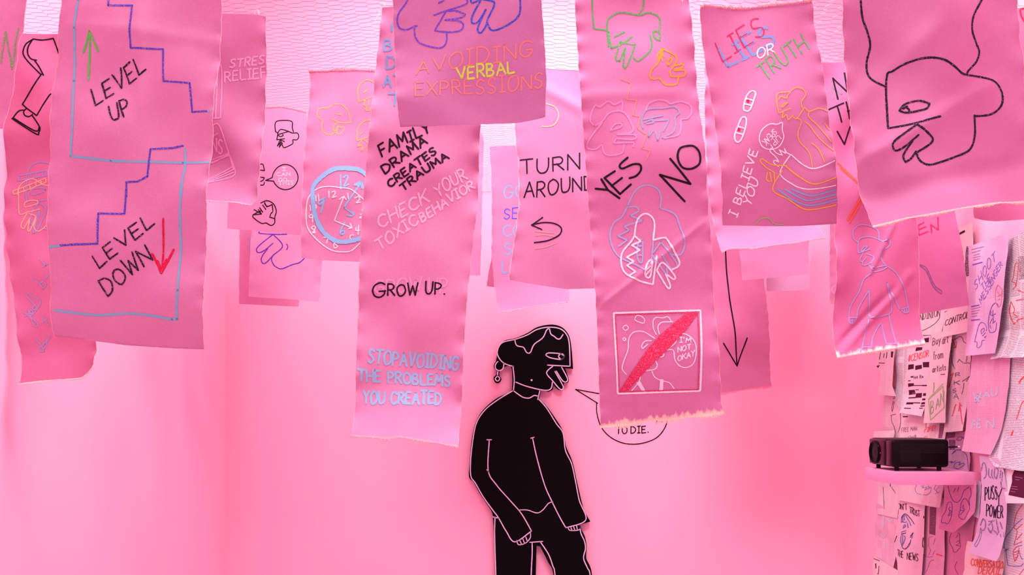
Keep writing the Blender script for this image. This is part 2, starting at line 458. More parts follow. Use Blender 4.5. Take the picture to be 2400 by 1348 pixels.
class Ink:
    """lines drawn on a sheet, a board or a wall; they follow its surface"""
    def __init__(self, sheet, name, rgb, w, cover=1.0, label=None):
        self.s = sheet; self.name = name; self.rgb = rgb; self.w = w*.82; self.cover = cover; self.label = label
        sheet.nlift += 1; self.lift = 0.00045+0.0001*sheet.nlift+(.0005 if w > 10 else 0)
        self.V, self.F, self.isl = [], [], []; self.ni = 0; self.rng = random.Random(len(name)*77+int(w*10)+sheet.nlift*13)
    def _add(self, px):
        self.V.append(self.s.world(px[0], px[1], self.lift)); self.isl.append(self.ni); return len(self.V)-1
    def inside(self, p):
        s = self.s
        if not isinstance(s, Sheet): return True
        m = .7
        return interp(s.L, p[1], 1, 0)+m <= p[0] <= interp(s.R, p[1], 1, 0)-m and p[1] <= s.bottom(p[0])-m
    def disc(self, c, r, n=8):
        if not self.inside(c): return self
        self.ni += 1
        ids = [self._add((c[0]+r*math.cos(-2*math.pi*k/n), c[1]+r*math.sin(-2*math.pi*k/n))) for k in range(n)]
        self.F.append(tuple(ids)); return self
    def ribbon(self, P, w, caps=True):
        n = len(P)
        if n < 2: return
        self.ni += 1; prev = None; jit = 0.14 if self.cover < 1 else 0.07
        for i, p in enumerate(P):
            if not self.inside(p): prev = None; self.ni += 1; continue
            a, b = P[max(i-1, 0)], P[min(i+1, n-1)]
            dx, dy = b[0]-a[0], b[1]-a[1]; L = math.hypot(dx, dy) or 1
            hw = w/2*(1+self.rng.uniform(-jit, jit))
            nx, ny = -dy/L*hw, dx/L*hw
            cur = (self._add((p[0]+nx, p[1]+ny)), self._add((p[0]-nx, p[1]-ny)))
            if prev: self.F.append((prev[0], cur[0], cur[1], prev[1]))
            prev = cur
        if caps:
            self.disc(P[0], w/2*.96); self.disc(P[-1], w/2*.96)
    def stroke(self, P, smooth, w):
        if smooth and len(P) > 2:
            # break at sharp corners so they stay crisp
            runs = [[P[0]]]
            for i in range(1, len(P)):
                runs[-1].append(P[i])
                if 0 < i < len(P)-1:
                    a, b, c = P[i-1], P[i], P[i+1]
                    v1 = (b[0]-a[0], b[1]-a[1]); v2 = (c[0]-b[0], c[1]-b[1])
                    l1 = math.hypot(*v1) or 1; l2 = math.hypot(*v2) or 1
                    if (v1[0]*v2[0]+v1[1]*v2[1])/(l1*l2) < -0.15: runs.append([b])
            for q in runs: self.ribbon(catmull(q, 3.5), w)
        else:
            for a, b in zip(P, P[1:]): self.ribbon(resample([a, b], 5.0), w)
    def s_(self, tile, text, w=None, smooth=True):
        for st in text.split(';'):
            st = st.strip()
            if st: self.stroke(pts(tile, st), smooth, (w*.82 if w else self.w))
        return self
    def p_(self, tile, text, w=None): return self.s_(tile, text, w, False)
    def t_(self, tile, word, p0, p1, up, w=None, jit=0.05, gap=0.28):
        """hand lettering on a baseline from p0 to p1; up is the height vector"""
        ox, oy, k = TILE[tile]; r = self.rng
        p0 = (ox+p0[0]*k, oy+p0[1]*k); p1 = (ox+p1[0]*k, oy+p1[1]*k); up = (up[0]*k, up[1]*k)
        tot = sum(GLYPH[c][0] for c in word)+gap*(len(word)-1)
        B = (p1[0]-p0[0], p1[1]-p0[1]); u = 0.0
        for c in word:
            wd, st = GLYPH[c]
            sy = 1+r.uniform(-jit, jit)*1.5; oyy = r.uniform(-jit, jit); sh = r.uniform(-jit, jit)*1.5
            for q in st.split(';'):
                if not q: continue
                sm = q[0] == '~'; q = q.lstrip('~'); P = []
                for xy in q.split():
                    x, y = map(float, xy.split(','))
                    x += sh*(y-.5)+r.uniform(-jit, jit)*.5; y = y*sy+oyy+r.uniform(-jit, jit)*.5
                    t = (u+x*wd)/tot
                    P.append((p0[0]+B[0]*t+up[0]*y, p0[1]+B[1]*t+up[1]*y))
                if sm: self.ribbon(catmull(P, 2.5), (w*.82 if w else self.w))
                else: self.stroke(P, False, (w*.82 if w else self.w))
            u += wd+gap
        return self
    def fill(self, tile, a, b):
        """band between two lines"""
        self.ni += 1
        A, B = at_len(pts(tile, a), 40), at_len(pts(tile, b), 40)
        prev = None
        for p, q in zip(A, B):
            row = [self._add((p[0]+(q[0]-p[0])*k/4, p[1]+(q[1]-p[1])*k/4)) for k in range(5)]
            if prev:
                for k in range(4): self.F.append((prev[k], row[k], row[k+1], prev[k+1]))
            prev = row
        return self
    def end(self):
        """one part for each group of lines that stand together"""
        used = {self.isl[f[0]] for f in self.F}
        bx = {}
        for v, k in zip(self.V, self.isl):
            if k not in used: continue
            q = bx.setdefault(k, [list(v), list(v)])
            for c in range(3): q[0][c] = min(q[0][c], v[c]); q[1][c] = max(q[1][c], v[c])
        ids = sorted(bx); par = {k: k for k in ids}
        def find(k):
            while par[k] != k: k = par[k]
            return k
        size = {k: max(bx[k][1][c]-bx[k][0][c] for c in range(3)) for k in ids}
        for i, k in enumerate(ids):
            for m in ids[i+1:]:
                g = math.sqrt(sum(max(0, bx[k][0][c]-bx[m][1][c], bx[m][0][c]-bx[k][1][c])**2 for c in range(3)))
                if g <= max(.019, .49*max(size[k], size[m])):
                    a, b = find(k), find(m)
                    if a != b: par[b] = a
        out = []
        for g in sorted({find(k) for k in ids}):
            mp, V, F = {}, [], []
            for f in self.F:
                if find(self.isl[f[0]]) != g: continue
                for i in f:
                    if i not in mp: mp[i] = len(V); V.append(self.V[i])
                F.append(tuple(mp[i] for i in f))
            out.append(link_mesh(self.name, V, F, ink_mat(self.rgb, self.cover, self.s.under), self.s.root, label=self.label))
        return out

# ------------------------------------------------------------------ the room
PINK = plain_mat('pink_wall_paint', (247, 180, 206), 0.75, 0.2, 0.015, 1.5)
CEILP = plain_mat('white_ceiling_paint', (245, 236, 240), 0.85, 0.1, 0.01, 1.5)
FLOORP = plain_mat('pale_floor_paint', (214, 190, 198), 0.6, 0.3, 0.04, 3)
PALE = plain_mat('pale_wall_paint', (240, 222, 230), 0.8, 0.2, 0.01, 2)
Y0 = -3.0
def wall(name, x0, x1, y0, y1, z0, z1, mat):
    v, f = box_geo(x0, x1, y0, y1, z0, z1)
    o = link_mesh(name, v, f, mat); o['kind'] = 'structure'
    bm = bmesh.new(); bm.from_mesh(o.data); bmesh.ops.recalc_face_normals(bm, faces=bm.faces); bm.to_mesh(o.data); bm.free()
    return o
wall('wall_back', XL-.1, XR+.1, D, D+.1, 0, CEILZ, PINK)
wall('wall_left', XL-.1, XL, Y0, D, 0, CEILZ, PINK)
wall('wall_right', XR, XR+.1, Y0, D, 0, CEILZ, PINK)
wall('wall_front', XL-.1, XR+.1, Y0-.1, Y0, 0, CEILZ, PALE)
wall('floor', XL-.1, XR+.1, Y0-.1, D+.1, -.1, 0, FLOORP)
wall('ceiling', XL-.1, XR+.1, Y0-.1, D+.1, CEILZ, CEILZ+.1, CEILP)

# ------------------------------------------------------------------ wire netting under the ceiling
def netting():
    r = random.Random(5); a = 0.0255; V, F = [], []; node = {}
    hx, hy = a*1.05, a*.60
    def pos(x, y):
        key = (round(x, 4), round(y, 4))
        if key not in node:
            wx = .012*math.sin(y*7+x*2)+.008*math.sin(x*9+1)+r.uniform(-.003, .003)
            wy = .020*math.sin(x*6.3+1.2)+.012*math.sin(x*15+y*4)+r.uniform(-.003, .003)
            wz = .003*math.sin(x*5+y*3)+r.uniform(-.001, .001)
            node[key] = (min(max(x+wx, XL+.004), XR-.004), min(y+wy, D-.004), NETZ+wz)
        return node[key]
    edges = set()
    nx = int((XR-XL)/(1.5*hx)); ny = int((D-1.95)/(2*hy*.866))
    for i in range(nx+1):
        for j in range(ny+1):
            cx = XL+.01+i*1.5*hx; cy = 1.95+(j+(.5 if i % 2 else 0))*2*hy*.866
            c = [(round(cx+hx*math.cos(k*math.pi/3), 4), round(cy+hy*math.sin(k*math.pi/3), 4)) for k in range(6)]
            for k in range(6):
                e = tuple(sorted((c[k], c[(k+1) % 6])))
                edges.add(e)
    # merge close keys
    snap = {}
    def sn(p):
        k = (round(p[0]/.002), round(p[1]/.002))
        for dx in (-1, 0, 1):
            for dy in (-1, 0, 1):
                if (k[0]+dx, k[1]+dy) in snap: return snap[(k[0]+dx, k[1]+dy)]
        snap[k] = p; return p
    done = set()
    for e in sorted(edges):
        p, q = sn(e[0]), sn(e[1])
        if p == q or (p, q) in done or (q, p) in done: continue
        done.add((p, q))
        twist = abs(p[1]-q[1]) < .004
        tube_geo([pos(*p), pos(*q)], 0.0007 if twist else 0.0005, 3, V, F)
    root = thing('wire_netting', 'hexagonal pink painted chicken wire stretched flat below the pale ceiling', 'wire netting', (0, 3.2, NETZ))
    link_mesh('wire_lattice', V, F, plain_mat('painted_wire', (172, 150, 156), 0.5, 0.4), root)
    return root
netting()
# ------------------------------------------------------------------ hanging banners, traced edge by edge, each at its own distance
BG = 'painted canvas strips hung from the wire netting'
CREAM = (236, 172, 178)
def P(*a): return [tuple(p) for p in a]
def banner(label, d, L, R, B, rgb, T=None, seed=1, bleach=0.0, name='hanging_banner', **kw):
    return Sheet(name, label, 'banner', BG, ('Y', d), L, R, B, T, fabric_mat(rgb, bleach), rgb, seed, **kw)
BLACK = (28, 10, 22); WHITE = (255, 205, 225)

# --- strip with a green zigzag, cut by the picture's edge
b = banner('mauve canvas strip with a faint green zigzag scrawl beside the trouser-leg banner', .475,
           P((-160, -60), (-150, 300)), P((64, -60), (63, 0), (56, 73), (46, 102), (34, 160), (27, 201), (26, 218), (10, 259), (5, 297)),
           P((-150, 304), (5, 299)), (226, 108, 164), seed=11)
b.part('zigzag_scrawl', (120, 150, 92), 5, .55, 'olive green crayon zigzag').s_('A', "0,430 45,225 75,470 130,200", smooth=False).end()
b.threads('frayed_edge', CREAM, [('R', 'line', 1.4)])

# --- trouser leg
b = banner('long deep pink strip with a black trouser leg and two hatted heads drawn on it', .573,
           P((-12, 77), (0, 290), (5, 440), (11, 486), (16, 558), (23, 647), (34, 725), (41, 778), (46, 825), (55, 860), (55, 899)),
           P((222, 77), (226, 700), (227, 830), (226, 857)),
           P((55, 901), (100, 895), (142, 892), (180, 889), (199, 887), (214, 876), (226, 858)), (238, 78, 142),
           T=P((-12, 77), (222, 77)), seed=12, ripple=.005, curl=.02)
b.part('trouser_leg_drawing', BLACK, 4, 1, 'black marker outline of a leg and shoe').s_('A', "220,262 280,267 355,255;218,265 175,300 158,350 165,385 200,430 285,515;218,265 190,320 190,370 215,405 250,412;235,412 270,460 303,520;165,757 130,765 95,812 100,825 255,925 275,915 285,885 260,840 230,800;95,812 250,905 280,880;180,750 165,770 175,795 205,805 230,790").p_('A', "355,255 392,358;290,513 155,717 185,745 262,800 300,730 345,655 375,632").end()
b.part('hat_drawing', (180, 130, 190), 4.2, .8, 'dusty blue head in a striped hat').s_('P6', "350,520 350,440 400,340 480,290 560,280 640,295 700,330;355,540 350,700 370,840;420,720 440,660 580,640 615,670 580,700 450,735 420,720;530,820 700,795;520,850 450,950 410,1100 420,1150 460,1120 530,960;530,850 630,930 570,1100 520,1220 480,1270 470,1220 545,970;590,1200 700,1228").p_('P6', "240,470 720,380;240,470 235,540;235,540 720,450;350,450 350,530;410,440 410,510;480,430 490,490;560,410 575,470;630,390 645,455").end()
b.part('second_hat_drawing', (252, 165, 140), 3, .85, 'peach head in a striped hat').s_('P6', "245,740 250,650 300,570 370,530 450,520 520,560 600,605 700,612;255,730 270,1000 380,980 490,950 540,935;335,890 350,840 430,815 500,820 515,845 480,870 350,910 335,890;370,1000 310,1130 305,1190 340,1215 400,1090;410,1060 395,1230 410,1250 440,1200 490,1040;390,1000 490,1040 470,1180 520,1245 600,1200 700,1080").p_('P6', "180,690 620,510;180,690 190,740;190,740 630,570;620,510 630,570;250,670 255,720;320,640 325,700;400,620 415,670;485,580 490,620;550,545 570,590").end()
b.part('lettering', (185, 130, 185), 4, .75, 'dusty blue cursive lettering').s_('P7', "365,185 410,235 425,215;385,250 435,215;290,350 345,385 380,440 405,405 385,375 350,395;405,350 440,310;320,770 335,745 260,680 205,645;330,770 300,755 240,620;215,680 262,640;262,700 285,640 262,615 258,650 290,655 300,640;290,665 318,605 292,580 285,615 315,625;318,620 350,545 245,480 230,500 320,600;310,880 355,930 380,985 350,985 342,955 370,930;385,960 405,915 385,900 378,930;400,890 395,920 410,890 440,850;375,735 420,700;385,690 430,760").end()
b.threads('frayed_edge', (255, 215, 205), [('R', 'line', 1.8), ('B', 'fringe', 4), ('B', 'line', 3.2)])

# --- level up / level down
b = banner('wide mauve banner with blue stair lines reading LEVEL UP and LEVEL DOWN', .48,
           P((144, -70), (142, 0), (138, 68), (135, 130), (128, 212), (121, 307), (118, 386), (116, 460), (115, 547), (112, 689), (115, 784)),
           P((522, -70), (520, 7), (512, 113), (502, 232), (495, 341), (488, 440), (486, 529), (481, 672), (477, 753), (467, 816)),
           P((115, 786), (160, 791), (280, 807), (400, 815), (467, 817)), (226, 112, 168), seed=13, curl=-.03, ripple=.004, amp=.007, creases=((118, 60, 520, 90, .004, .02), (330, 0, 325, 240, .003, .02)))
b.part('frame_line', (125, 162, 196), 7, .8, 'light blue crayon border lines').p_('A', "540,-60 540,0 520,200 508,340 512,560 512,900 497,1080;497,1080 760,1105 1250,1115 1440,1112;1262,1020 1270,1120 1245,1348").p_('B', "1205,0 1183,250 1183,680 1165,865 1130,867;330,390 405,384").s_('B', "1130,867 950,835 800,825 600,833 350,805").p_('A', "1415,765 1448,765", 5).end()
b.part('stair_line', (84, 62, 178), 5.4, .72, 'dark blue crayon stairs').p_('A', "755,-40 755,48 915,45 903,335 1117,335 1125,560 1300,568 1315,765 1420,765;1250,995 1180,1012 1030,1022 1010,1210 940,1245 862,1248 862,1348").p_('B', "825,0 815,170 652,172 645,370 480,376 400,382").end()
b.part('up_arrow', (96, 178, 82), 6, .85, 'green crayon arrow pointing up').p_('A', "625,225 605,548;570,360 625,228 677,355").end()
b.part('down_arrow', (218, 22, 66), 5.5, .9, 'red crayon arrow pointing down').p_('B', "1077,205 1063,560").p_('B', "998,435 1063,562 1135,405;1030,480 1063,550 1090,470", 7).end()
b.part('lettering', (44, 26, 42), 5, .8, 'black crayon lettering').t_('A', 'LEVEL', (665, 730), (1000, 478), (-40, -112)).t_('A', 'UP', (790, 850), (910, 790), (-38, -112)).t_('B', 'LEVEL', (650, 530), (1020, 242), (-46, -82)).t_('B', 'DOWN', (690, 705), (1000, 470), (-50, -92)).end()
b.threads('frayed_edge', CREAM, [('L', 'line', 1.5), ('R', 'line', 1.8)])

# --- stress relief
b = banner('pink strip with faint STRESS RELIEF writing tucked behind the wide stair banner', .546,
           P((440, 31), (455, 470)), P((625, 42), (625, 148), (622, 190), (619, 267), (615, 356), (613, 390), (610, 434), (610, 473), (599, 486)),
           P((455, 478), (489, 479), (524, 482), (569, 483), (599, 489)), (228, 92, 155), T=P((440, 27), (518, 31), (569, 34), (602, 37), (625, 42)), seed=14, ripple=.004, curl=.05)
b.part('lettering', (250, 150, 195), 4.5, .8, 'pale pink lettering').t_('C', 'STRESS', (195, 532), (520, 500), (10, -62)).t_('C', 'RELIEF', (155, 642), (480, 604), (0, -78)).t_('C', 'NS', (55, 1200), (140, 1215), (5, -100)).end()
b.part('bottle_drawing', (250, 140, 190), 4, .7, 'pale pink bottle shapes').s_('C', "110,500 130,560 130,940;80,945 130,940;95,560 95,940;70,1000 120,995 175,1150 235,1348;60,1085 110,1060;45,1280 200,1230;50,1260 195,1215").s_('D', "195,10 235,100 235,185 40,240;30,215 235,105;35,225 238,130;40,235 238,155;50,75 195,10").end()
b.threads('frayed_edge', CREAM, [('R', 'line', 1.3), ('B', 'fringe', 3.5)])

# --- I can do this
b = banner('narrow bright pink strip with three black head doodles and an I CAN DO THIS bubble', .7225,
           P((545, 252), (533, 470), (530, 533)), P((717, 261), (722, 285), (720, 341), (718, 400), (715, 500), (712, 548)),
           P((530, 535), (610, 541), (703, 550), (712, 551)), (240, 110, 168), T=P((545, 251), (621, 252), (658, 249), (688, 254), (717, 261)), seed=15, ripple=.002)
b.part('capped_head_drawing', BLACK, 2.8, 1, 'black marker head in a cap').s_('C', "560,1040 555,985 575,955 660,950 690,965 690,1005 700,1040;558,1040 575,1050;580,1045 600,1022 640,1030 660,1040;580,1045 570,1105 630,1097;585,1062 655,1040;580,1070 600,1080 620,1070 615,1062;658,1035 690,1050 730,1050 742,1080 725,1105 695,1105 695,1135 630,1168 615,1150 600,1110;600,1105 630,1120;595,1108 575,1155 600,1125 590,1165 615,1130").end()
b.part('speech_bubble', BLACK, 2.8, 1, 'black round speech bubble').s_('D', "533,190 545,150 580,108 630,88 680,98 720,135 738,187 725,235 690,270 640,285 590,272 555,240 545,218").p_('D', "533,190 480,212 545,218").s_('D', "440,85 460,85 472,135 440,130;440,185 470,190 460,210 440,218;470,225 465,245 440,248").end()
b.part('lettering', (255, 185, 210), 2.2, .85, 'white chalk lettering').t_('D', 'I', (612, 138), (643, 138), (0, -28)).t_('D', 'CAN', (567, 180), (675, 178), (0, -28)).t_('D', 'DO', (587, 222), (650, 220), (0, -26)).t_('D', 'THIS', (582, 256), (702, 243), (0, -30)).end()
b.part('tilted_head_drawing', BLACK, 2.8, 1, 'black marker head lying tilted').s_('D', "440,388 490,370 540,395 562,450 550,500 548,545 520,565 480,545 450,550 400,520 375,485 440,450;380,480 445,475;510,500 520,470 535,455 530,400 490,415 470,385;512,500 545,510;420,440 445,475;430,425 455,460;455,405 480,440;470,395 490,420;385,440 440,470").end()
b.threads('frayed_edge', (250, 190, 190), [('R', 'line', .9), ('T', 'fringe', 4)])

# --- clock
b = banner('pink banner with a pale blue clock face and yellow head outlines', .639,
           P((725, 168), (726, 175), (725, 208), (720, 282), (713, 368), (710, 419), (707, 508), (704, 601)),
           P((900, 166), (890, 300), (885, 500), (880, 616)), P((704, 603), (754, 609), (840, 613), (880, 616)), (230, 96, 156),
           T=P((725, 168), (777, 164), (836, 163), (879, 166), (900, 166)), seed=16, ripple=.003)
b.part('head_drawing', (244, 155, 88), 2.8, .75, 'yellow crayon head outline').s_('C', "1015,820 960,850 920,850 890,870 885,905 905,935 930,950 920,990 935,1040 985,1062 1010,1050 1035,1040;1015,820 1080,825 1130,880 1150,965 1070,965 1000,937;1035,895 1080,905;1045,965 1010,1000 1020,1035 1050,1000 1090,1005;1050,985 1040,1045 1065,1055 1100,1010").end()
b.part('head_drawing', (244, 155, 88), 2.8, .75).s_('C', "1345,655 1290,632 1240,650 1208,700 1210,760 1220,800 1318,765;1253,735 1285,705;1270,780 1255,830 1285,835 1270,870 1300,875 1318,850;1300,790 1290,830").end()
b.part('head_drawing', (244, 155, 88), 2.8, .75).s_('C', "1310,950 1255,960 1210,1010 1203,1060 1205,1115 1285,1090;1230,1060 1250,1045;1240,1110 1210,1160 1245,1150 1240,1195 1280,1160;1260,1105 1285,1130").end()
b.part('clock_ring', (145, 165, 212), 12.5, .97, 'wide pale blue crayon ring').s_('P8', "980,300 940,265 860,210 790,190 590,190 480,230 370,310 300,385 280,450 285,600 300,730 350,870 430,980 550,1055 650,1070 760,1055 920,1010").end()
b.part('clock_hand', (145, 165, 212), 4.2, .95, 'pale blue hands and numerals').p_('P8', "660,655 850,380;620,270 620,440;660,655 770,735").p_('P8', "790,385 870,345 880,420;820,390 870,360", 7).s_('P8', "655,300 690,270 705,300 655,415 720,380;690,745 750,755 770,730 760,700;430,545 350,590 370,630 425,560 375,720;665,830 605,940 620,985 660,960 640,925 610,950").end()
b.part('small_clock_drawing', (255, 198, 215), 3, .85, 'white chalk clock with numerals').s_('P8', "920,585 890,555 800,480 730,435 620,425 480,410 350,430 250,510 210,600 195,740 205,880 270,990 400,1110 530,1180 700,1190 780,1150 880,1050;515,480 550,465 555,495 520,545 570,530;790,545 830,525 845,555 800,600 850,590;300,620 278,640 280,670 300,680 322,660 318,630 300,620;270,740 235,755 240,780 275,770 275,745 270,830;280,875 255,900 290,930 265,955 300,960 290,925 305,890 280,875;545,1060 525,1110 540,1145 575,1125 545,1095;770,990 730,995 730,1035 760,1040 770,1065 735,1075;850,735 885,735 840,780 885,780;725,845 750,900 710,908").p_('P8', "535,810 660,530;605,565 660,525 685,565;535,810 750,900;480,465 480,545;705,490 712,555;318,515 322,580;350,500 355,575;245,630 250,695;400,1010 455,1020 435,1080;800,895 795,935 845,930;830,870 825,980;870,680 880,700").end()
b.threads('frayed_edge', CREAM, [('L', 'line', 1.0), ('T', 'fringe', 6)])

# --- purple hand and the one behind it
b = banner('short pink banner with a purple hand scribble hanging below the clock banner', .79,
           P((600, 306), (590, 550), (582, 693)), P((760, 306), (753, 609), (748, 705)), P((582, 695), (660, 700), (748, 707)), (255, 140, 192), seed=17, amp=.004)
b.part('hand_drawing', (112, 40, 165), 3.2, .9, 'purple crayon hand').s_('D', "433,620 435,632 560,640 648,637;540,712 480,765 440,785 415,775 430,735 540,640;500,755 455,820 455,860 480,870 530,820;540,640 615,730 535,815 540,870 570,900 610,910 690,875 740,860 780,825;645,715 655,735 645,758").end()
b = banner('plain pink scrap peeking out behind the purple hand banner', .86,
           P((566, 368), (562, 541), (559, 710)), P((705, 368), (700, 719)), P((559, 712), (630, 716), (700, 719)), (255, 135, 185), seed=18, amp=.003)
b.part('curve_drawing', (190, 150, 200), 3.5, .7, 'lilac crayon curve').s_('D', "310,560 310,620 330,660 375,672;352,680 355,760 360,800 352,900").end()

# --- family drama
b = banner('long pale-hemmed banner reading FAMILY DRAMA CREATES TRAUMA and GROW UP', .535,
           P((895, 16), (891, 59), (879, 163), (869, 297), (860, 360), (855, 434), (850, 480), (843, 612), (838, 740), (835, 867), (834, 1018)),
           P((1150, 16), (1135, 200), (1126, 285), (1123, 338), (1119, 480), (1106, 588), (1095, 695), (1087, 816), (1082, 932), (1077, 1042)),
           P((835, 1020), (880, 1022), (919, 1026), (940, 1022), (1014, 1033), (1077, 1044)), (242, 126, 180),
           T=P((895, 16), (1000, 15), (1150, 16)), seed=19, ripple=.006, curl=.065, amp=.005)
b.part('lettering', (44, 8, 30), 5.6, 1, 'black marker lettering about family trauma').t_('P1', 'FAMILY', (298, 342), (752, 100), (-32, -92)).t_('P1', 'DRAMA', (326, 502), (722, 215), (-42, -72)).t_('P1', 'CREATES', (372, 628), (808, 318), (-36, -60)).t_('P1', 'TRAUMA', (492, 668), (922, 362), (-36, -56)).end()
b.part('chalk_lettering', (252, 172, 205), 5.2, .8, 'whitish chalk lettering about toxic behavior').t_('P1', 'CHECK', (280, 1012), (742, 768), (-28, -108)).t_('P1', 'YOUR', (822, 725), (1090, 545), (-44, -92)).t_('P1', 'TOXIC', (272, 1215), (640, 962), (-44, -92)).t_('P1', 'BEHAVIOR', (675, 958), (1160, 632), (-34, -76)).end()
b.part('ghost_lettering', (246, 140, 188), 6, .8, 'faint pink echo of the grow up lettering').t_('P2', 'GROW', (165, 248), (490, 240), (5, -88)).t_('P2', 'UP', (540, 255), (670, 250), (3, -95)).end()
b.part('grow_lettering', (44, 8, 30), 4.8, 1, 'black marker lettering').t_('P2', 'G', (150, 282), (238, 280), (12, -100)).t_('P2', 'ROW', (258, 272), (465, 270), (2, -78)).t_('P2', 'UP.', (518, 262), (655, 266), (4, -78)).end()
b.part('problem_lettering', (158, 166, 208), 6.8, .93, 'pale blue lettering').t_('P2', 'STOPAVOIDING', (128, 735), (745, 782), (8, -88)).t_('P2', 'THE PROBLEMS', (60, 858), (688, 892), (0, -76)).t_('P2', 'YOU CREATED', (98, 1012), (628, 1016), (0, -80)).end()
b.part('side_lettering', (120, 148, 205), 5, .85, 'pale blue letters down the side').t_('E', 'B', (225, 330), (278, 330), (0, -76)).t_('E', 'D', (242, 445), (305, 445), (0, -76)).t_('E', 'AT', (220, 565), (335, 560), (0, -74)).t_('E', 'T', (250, 692), (345, 690), (0, -74)).p_('E', "275,150 275,200").end()
b.threads('frayed_edge', CREAM, [('L', 'line', 1.3), ('R', 'line', 1.6), ('B', 'fringe', 6), ('B', 'line', 1.5)])

# --- avoiding verbal expressions
b = banner('broad mauve banner with orange AVOIDING EXPRESSIONS and yellow VERBAL lettering', .468,
           P((919, -60), (919, 0), (921, 85), (929, 203), (937, 294)), P((1262, -60), (1267, 0), (1276, 89), (1281, 178), (1279, 262)),
           P((937, 296), (998, 295), (1126, 285), (1212, 278), (1279, 263)), (206, 102, 168), seed=20, amp=.007, ripple=.004, curl=-.02)
b.part('head_drawing', (118, 70, 188), 5, .72, 'purple crayon head outline').s_('P3', "160,-60 135,0 60,100 40,180 60,250 130,272 210,240 240,235;215,240 220,330 260,400 340,440 460,475 520,460 550,400 545,310;470,20 520,0;735,-30 755,40 540,100 420,135;545,100 650,105 740,145 700,175 535,190;535,190 650,200 710,230 720,270 680,310 560,315 430,290;540,105 435,270 430,290").end()
b.part('hand_drawing', (62, 72, 190), 5, .75, 'blue crayon hand and chin').s_('P3', "795,-30 810,35 900,5;895,20 820,150 805,220 830,245 880,220 950,110;950,110 880,260 870,320 900,345 950,280 970,210;910,5 1000,25 1040,60 970,210 975,270 1030,325 1180,265 1290,170 1300,20 1290,-20;1290,10 1370,0").end()
b.part('lettering', (248, 130, 118), 4.6, .62, 'orange crayon lettering').t_('P3', 'AVOIDING', (240, 752), (1430, 552), (0, -150)).t_('P3', 'EXPRESSIONS', (235, 985), (1535, 860), (0, -142)).end()
b.part('yellow_lettering', (214, 218, 82), 5.6, .75, 'yellow crayon lettering').t_('P3', 'VERBAL', (660, 798), (1240, 712), (-6, -108)).end()
b.threads('frayed_edge', CREAM, [('L', 'line', 1.2), ('R', 'line', 1.2)])

# --- narrow one beside family drama
b = banner('thin pink sliver of a strip behind the long family drama banner', .784,
           P((1035, 312), (1035, 646)), P((1132, 318), (1134, 330), (1131, 445), (1128, 588), (1125, 645)), P((1035, 647), (1125, 645)), (243, 105, 165),
           T=P((1035, 312), (1132, 312)), seed=21, ripple=.002)
b.threads('frayed_edge', CREAM, [('R', 'line', 1.0)])

# --- blue letter column
b = banner('pink strip with a column of blue letters behind the TURN AROUND banner', .824,
           P((1146, 342), (1151, 392), (1153, 480), (1153, 600), (1160, 682), (1168, 732)), P((1335, 344), (1332, 600), (1332, 710)),
           P((1168, 735), (1250, 721), (1332, 712)), (236, 100, 162), T=P((1146, 342), (1208, 344), (1335, 346)), seed=22, ripple=.003, curl=.05)
b.part('lettering', (135, 150, 208), 3.6, .8, 'light blue letters').t_('E', 'GO', (1015, 1305), (1150, 1300), (0, -80)).t_('F', 'CO', (835, 170), (935, 168), (0, -55)).t_('F', 'S', (842, 272), (880, 272), (0, -58)).t_('F', 'LI', (830, 370), (900, 355), (0, -56)).end()
b.part('blue_lettering', (88, 72, 200), 3.2, .85, 'dark blue letters').t_('F', 'SE', (840, 78), (918, 74), (0, -60)).end()
b.threads('frayed_edge', CREAM, [('L', 'line', .9), ('B', 'fringe', 3)])
b = banner('small dark pink corner showing beside the column of blue letters', .88,
           P((1160, 381), (1156, 500), (1151, 609), (1140, 668)), P((1215, 381), (1210, 673)), P((1140, 671), (1165, 674), (1210, 676)), (250, 128, 180), seed=23, amp=.002, ripple=.001)

# --- turn around
b = banner('bright pink banner reading TURN AROUND above a curved black arrow', .633,
           P((1196, 150), (1204, 250), (1206, 281), (1208, 335), (1215, 377), (1217, 480), (1207, 557), (1196, 626), (1193, 654)),
           P((1405, 164), (1410, 400), (1420, 676)), P((1193, 656), (1229, 663), (1328, 677), (1420, 676)), (226, 92, 156),
           T=P((1196, 153), (1279, 158), (1354, 164), (1405, 166)), seed=24, amp=.004, creases=((1220, 175, 1370, 260, .006, .02),))
b.part('lettering', (38, 8, 28), 4.2, 1, 'black marker lettering').t_('E', 'TURN', (1125, 1150), (1512, 1112), (-2, -98)).t_('E', 'AROUND', (1148, 1305), (1605, 1250), (0, -94)).end()
b.part('faded_scribble', (250, 150, 130), 2.4, .6, 'orange crayon scribble under the arrow').s_('F', "1010,145 1060,150 1110,155;1010,170 1060,165 1120,175;1010,240 1070,230 1120,210;1015,125 1050,135").end()
b.part('curved_arrow', (38, 8, 28), 3.8, 1, 'black curved arrow').s_('F', "1005,207 1080,195 1140,165 1152,130 1120,105 1060,97 990,110;1050,70 990,112 1045,135").end()
b.part('arc_line', (250, 185, 140), 2.4, .8, 'yellow arc').s_('E', "1290,680 1350,705 1375,760 1350,815 1310,832 1265,830").end()
b.threads('frayed_edge', (250, 205, 190), [('L', 'line', 1.8), ('T', 'line', .8)])

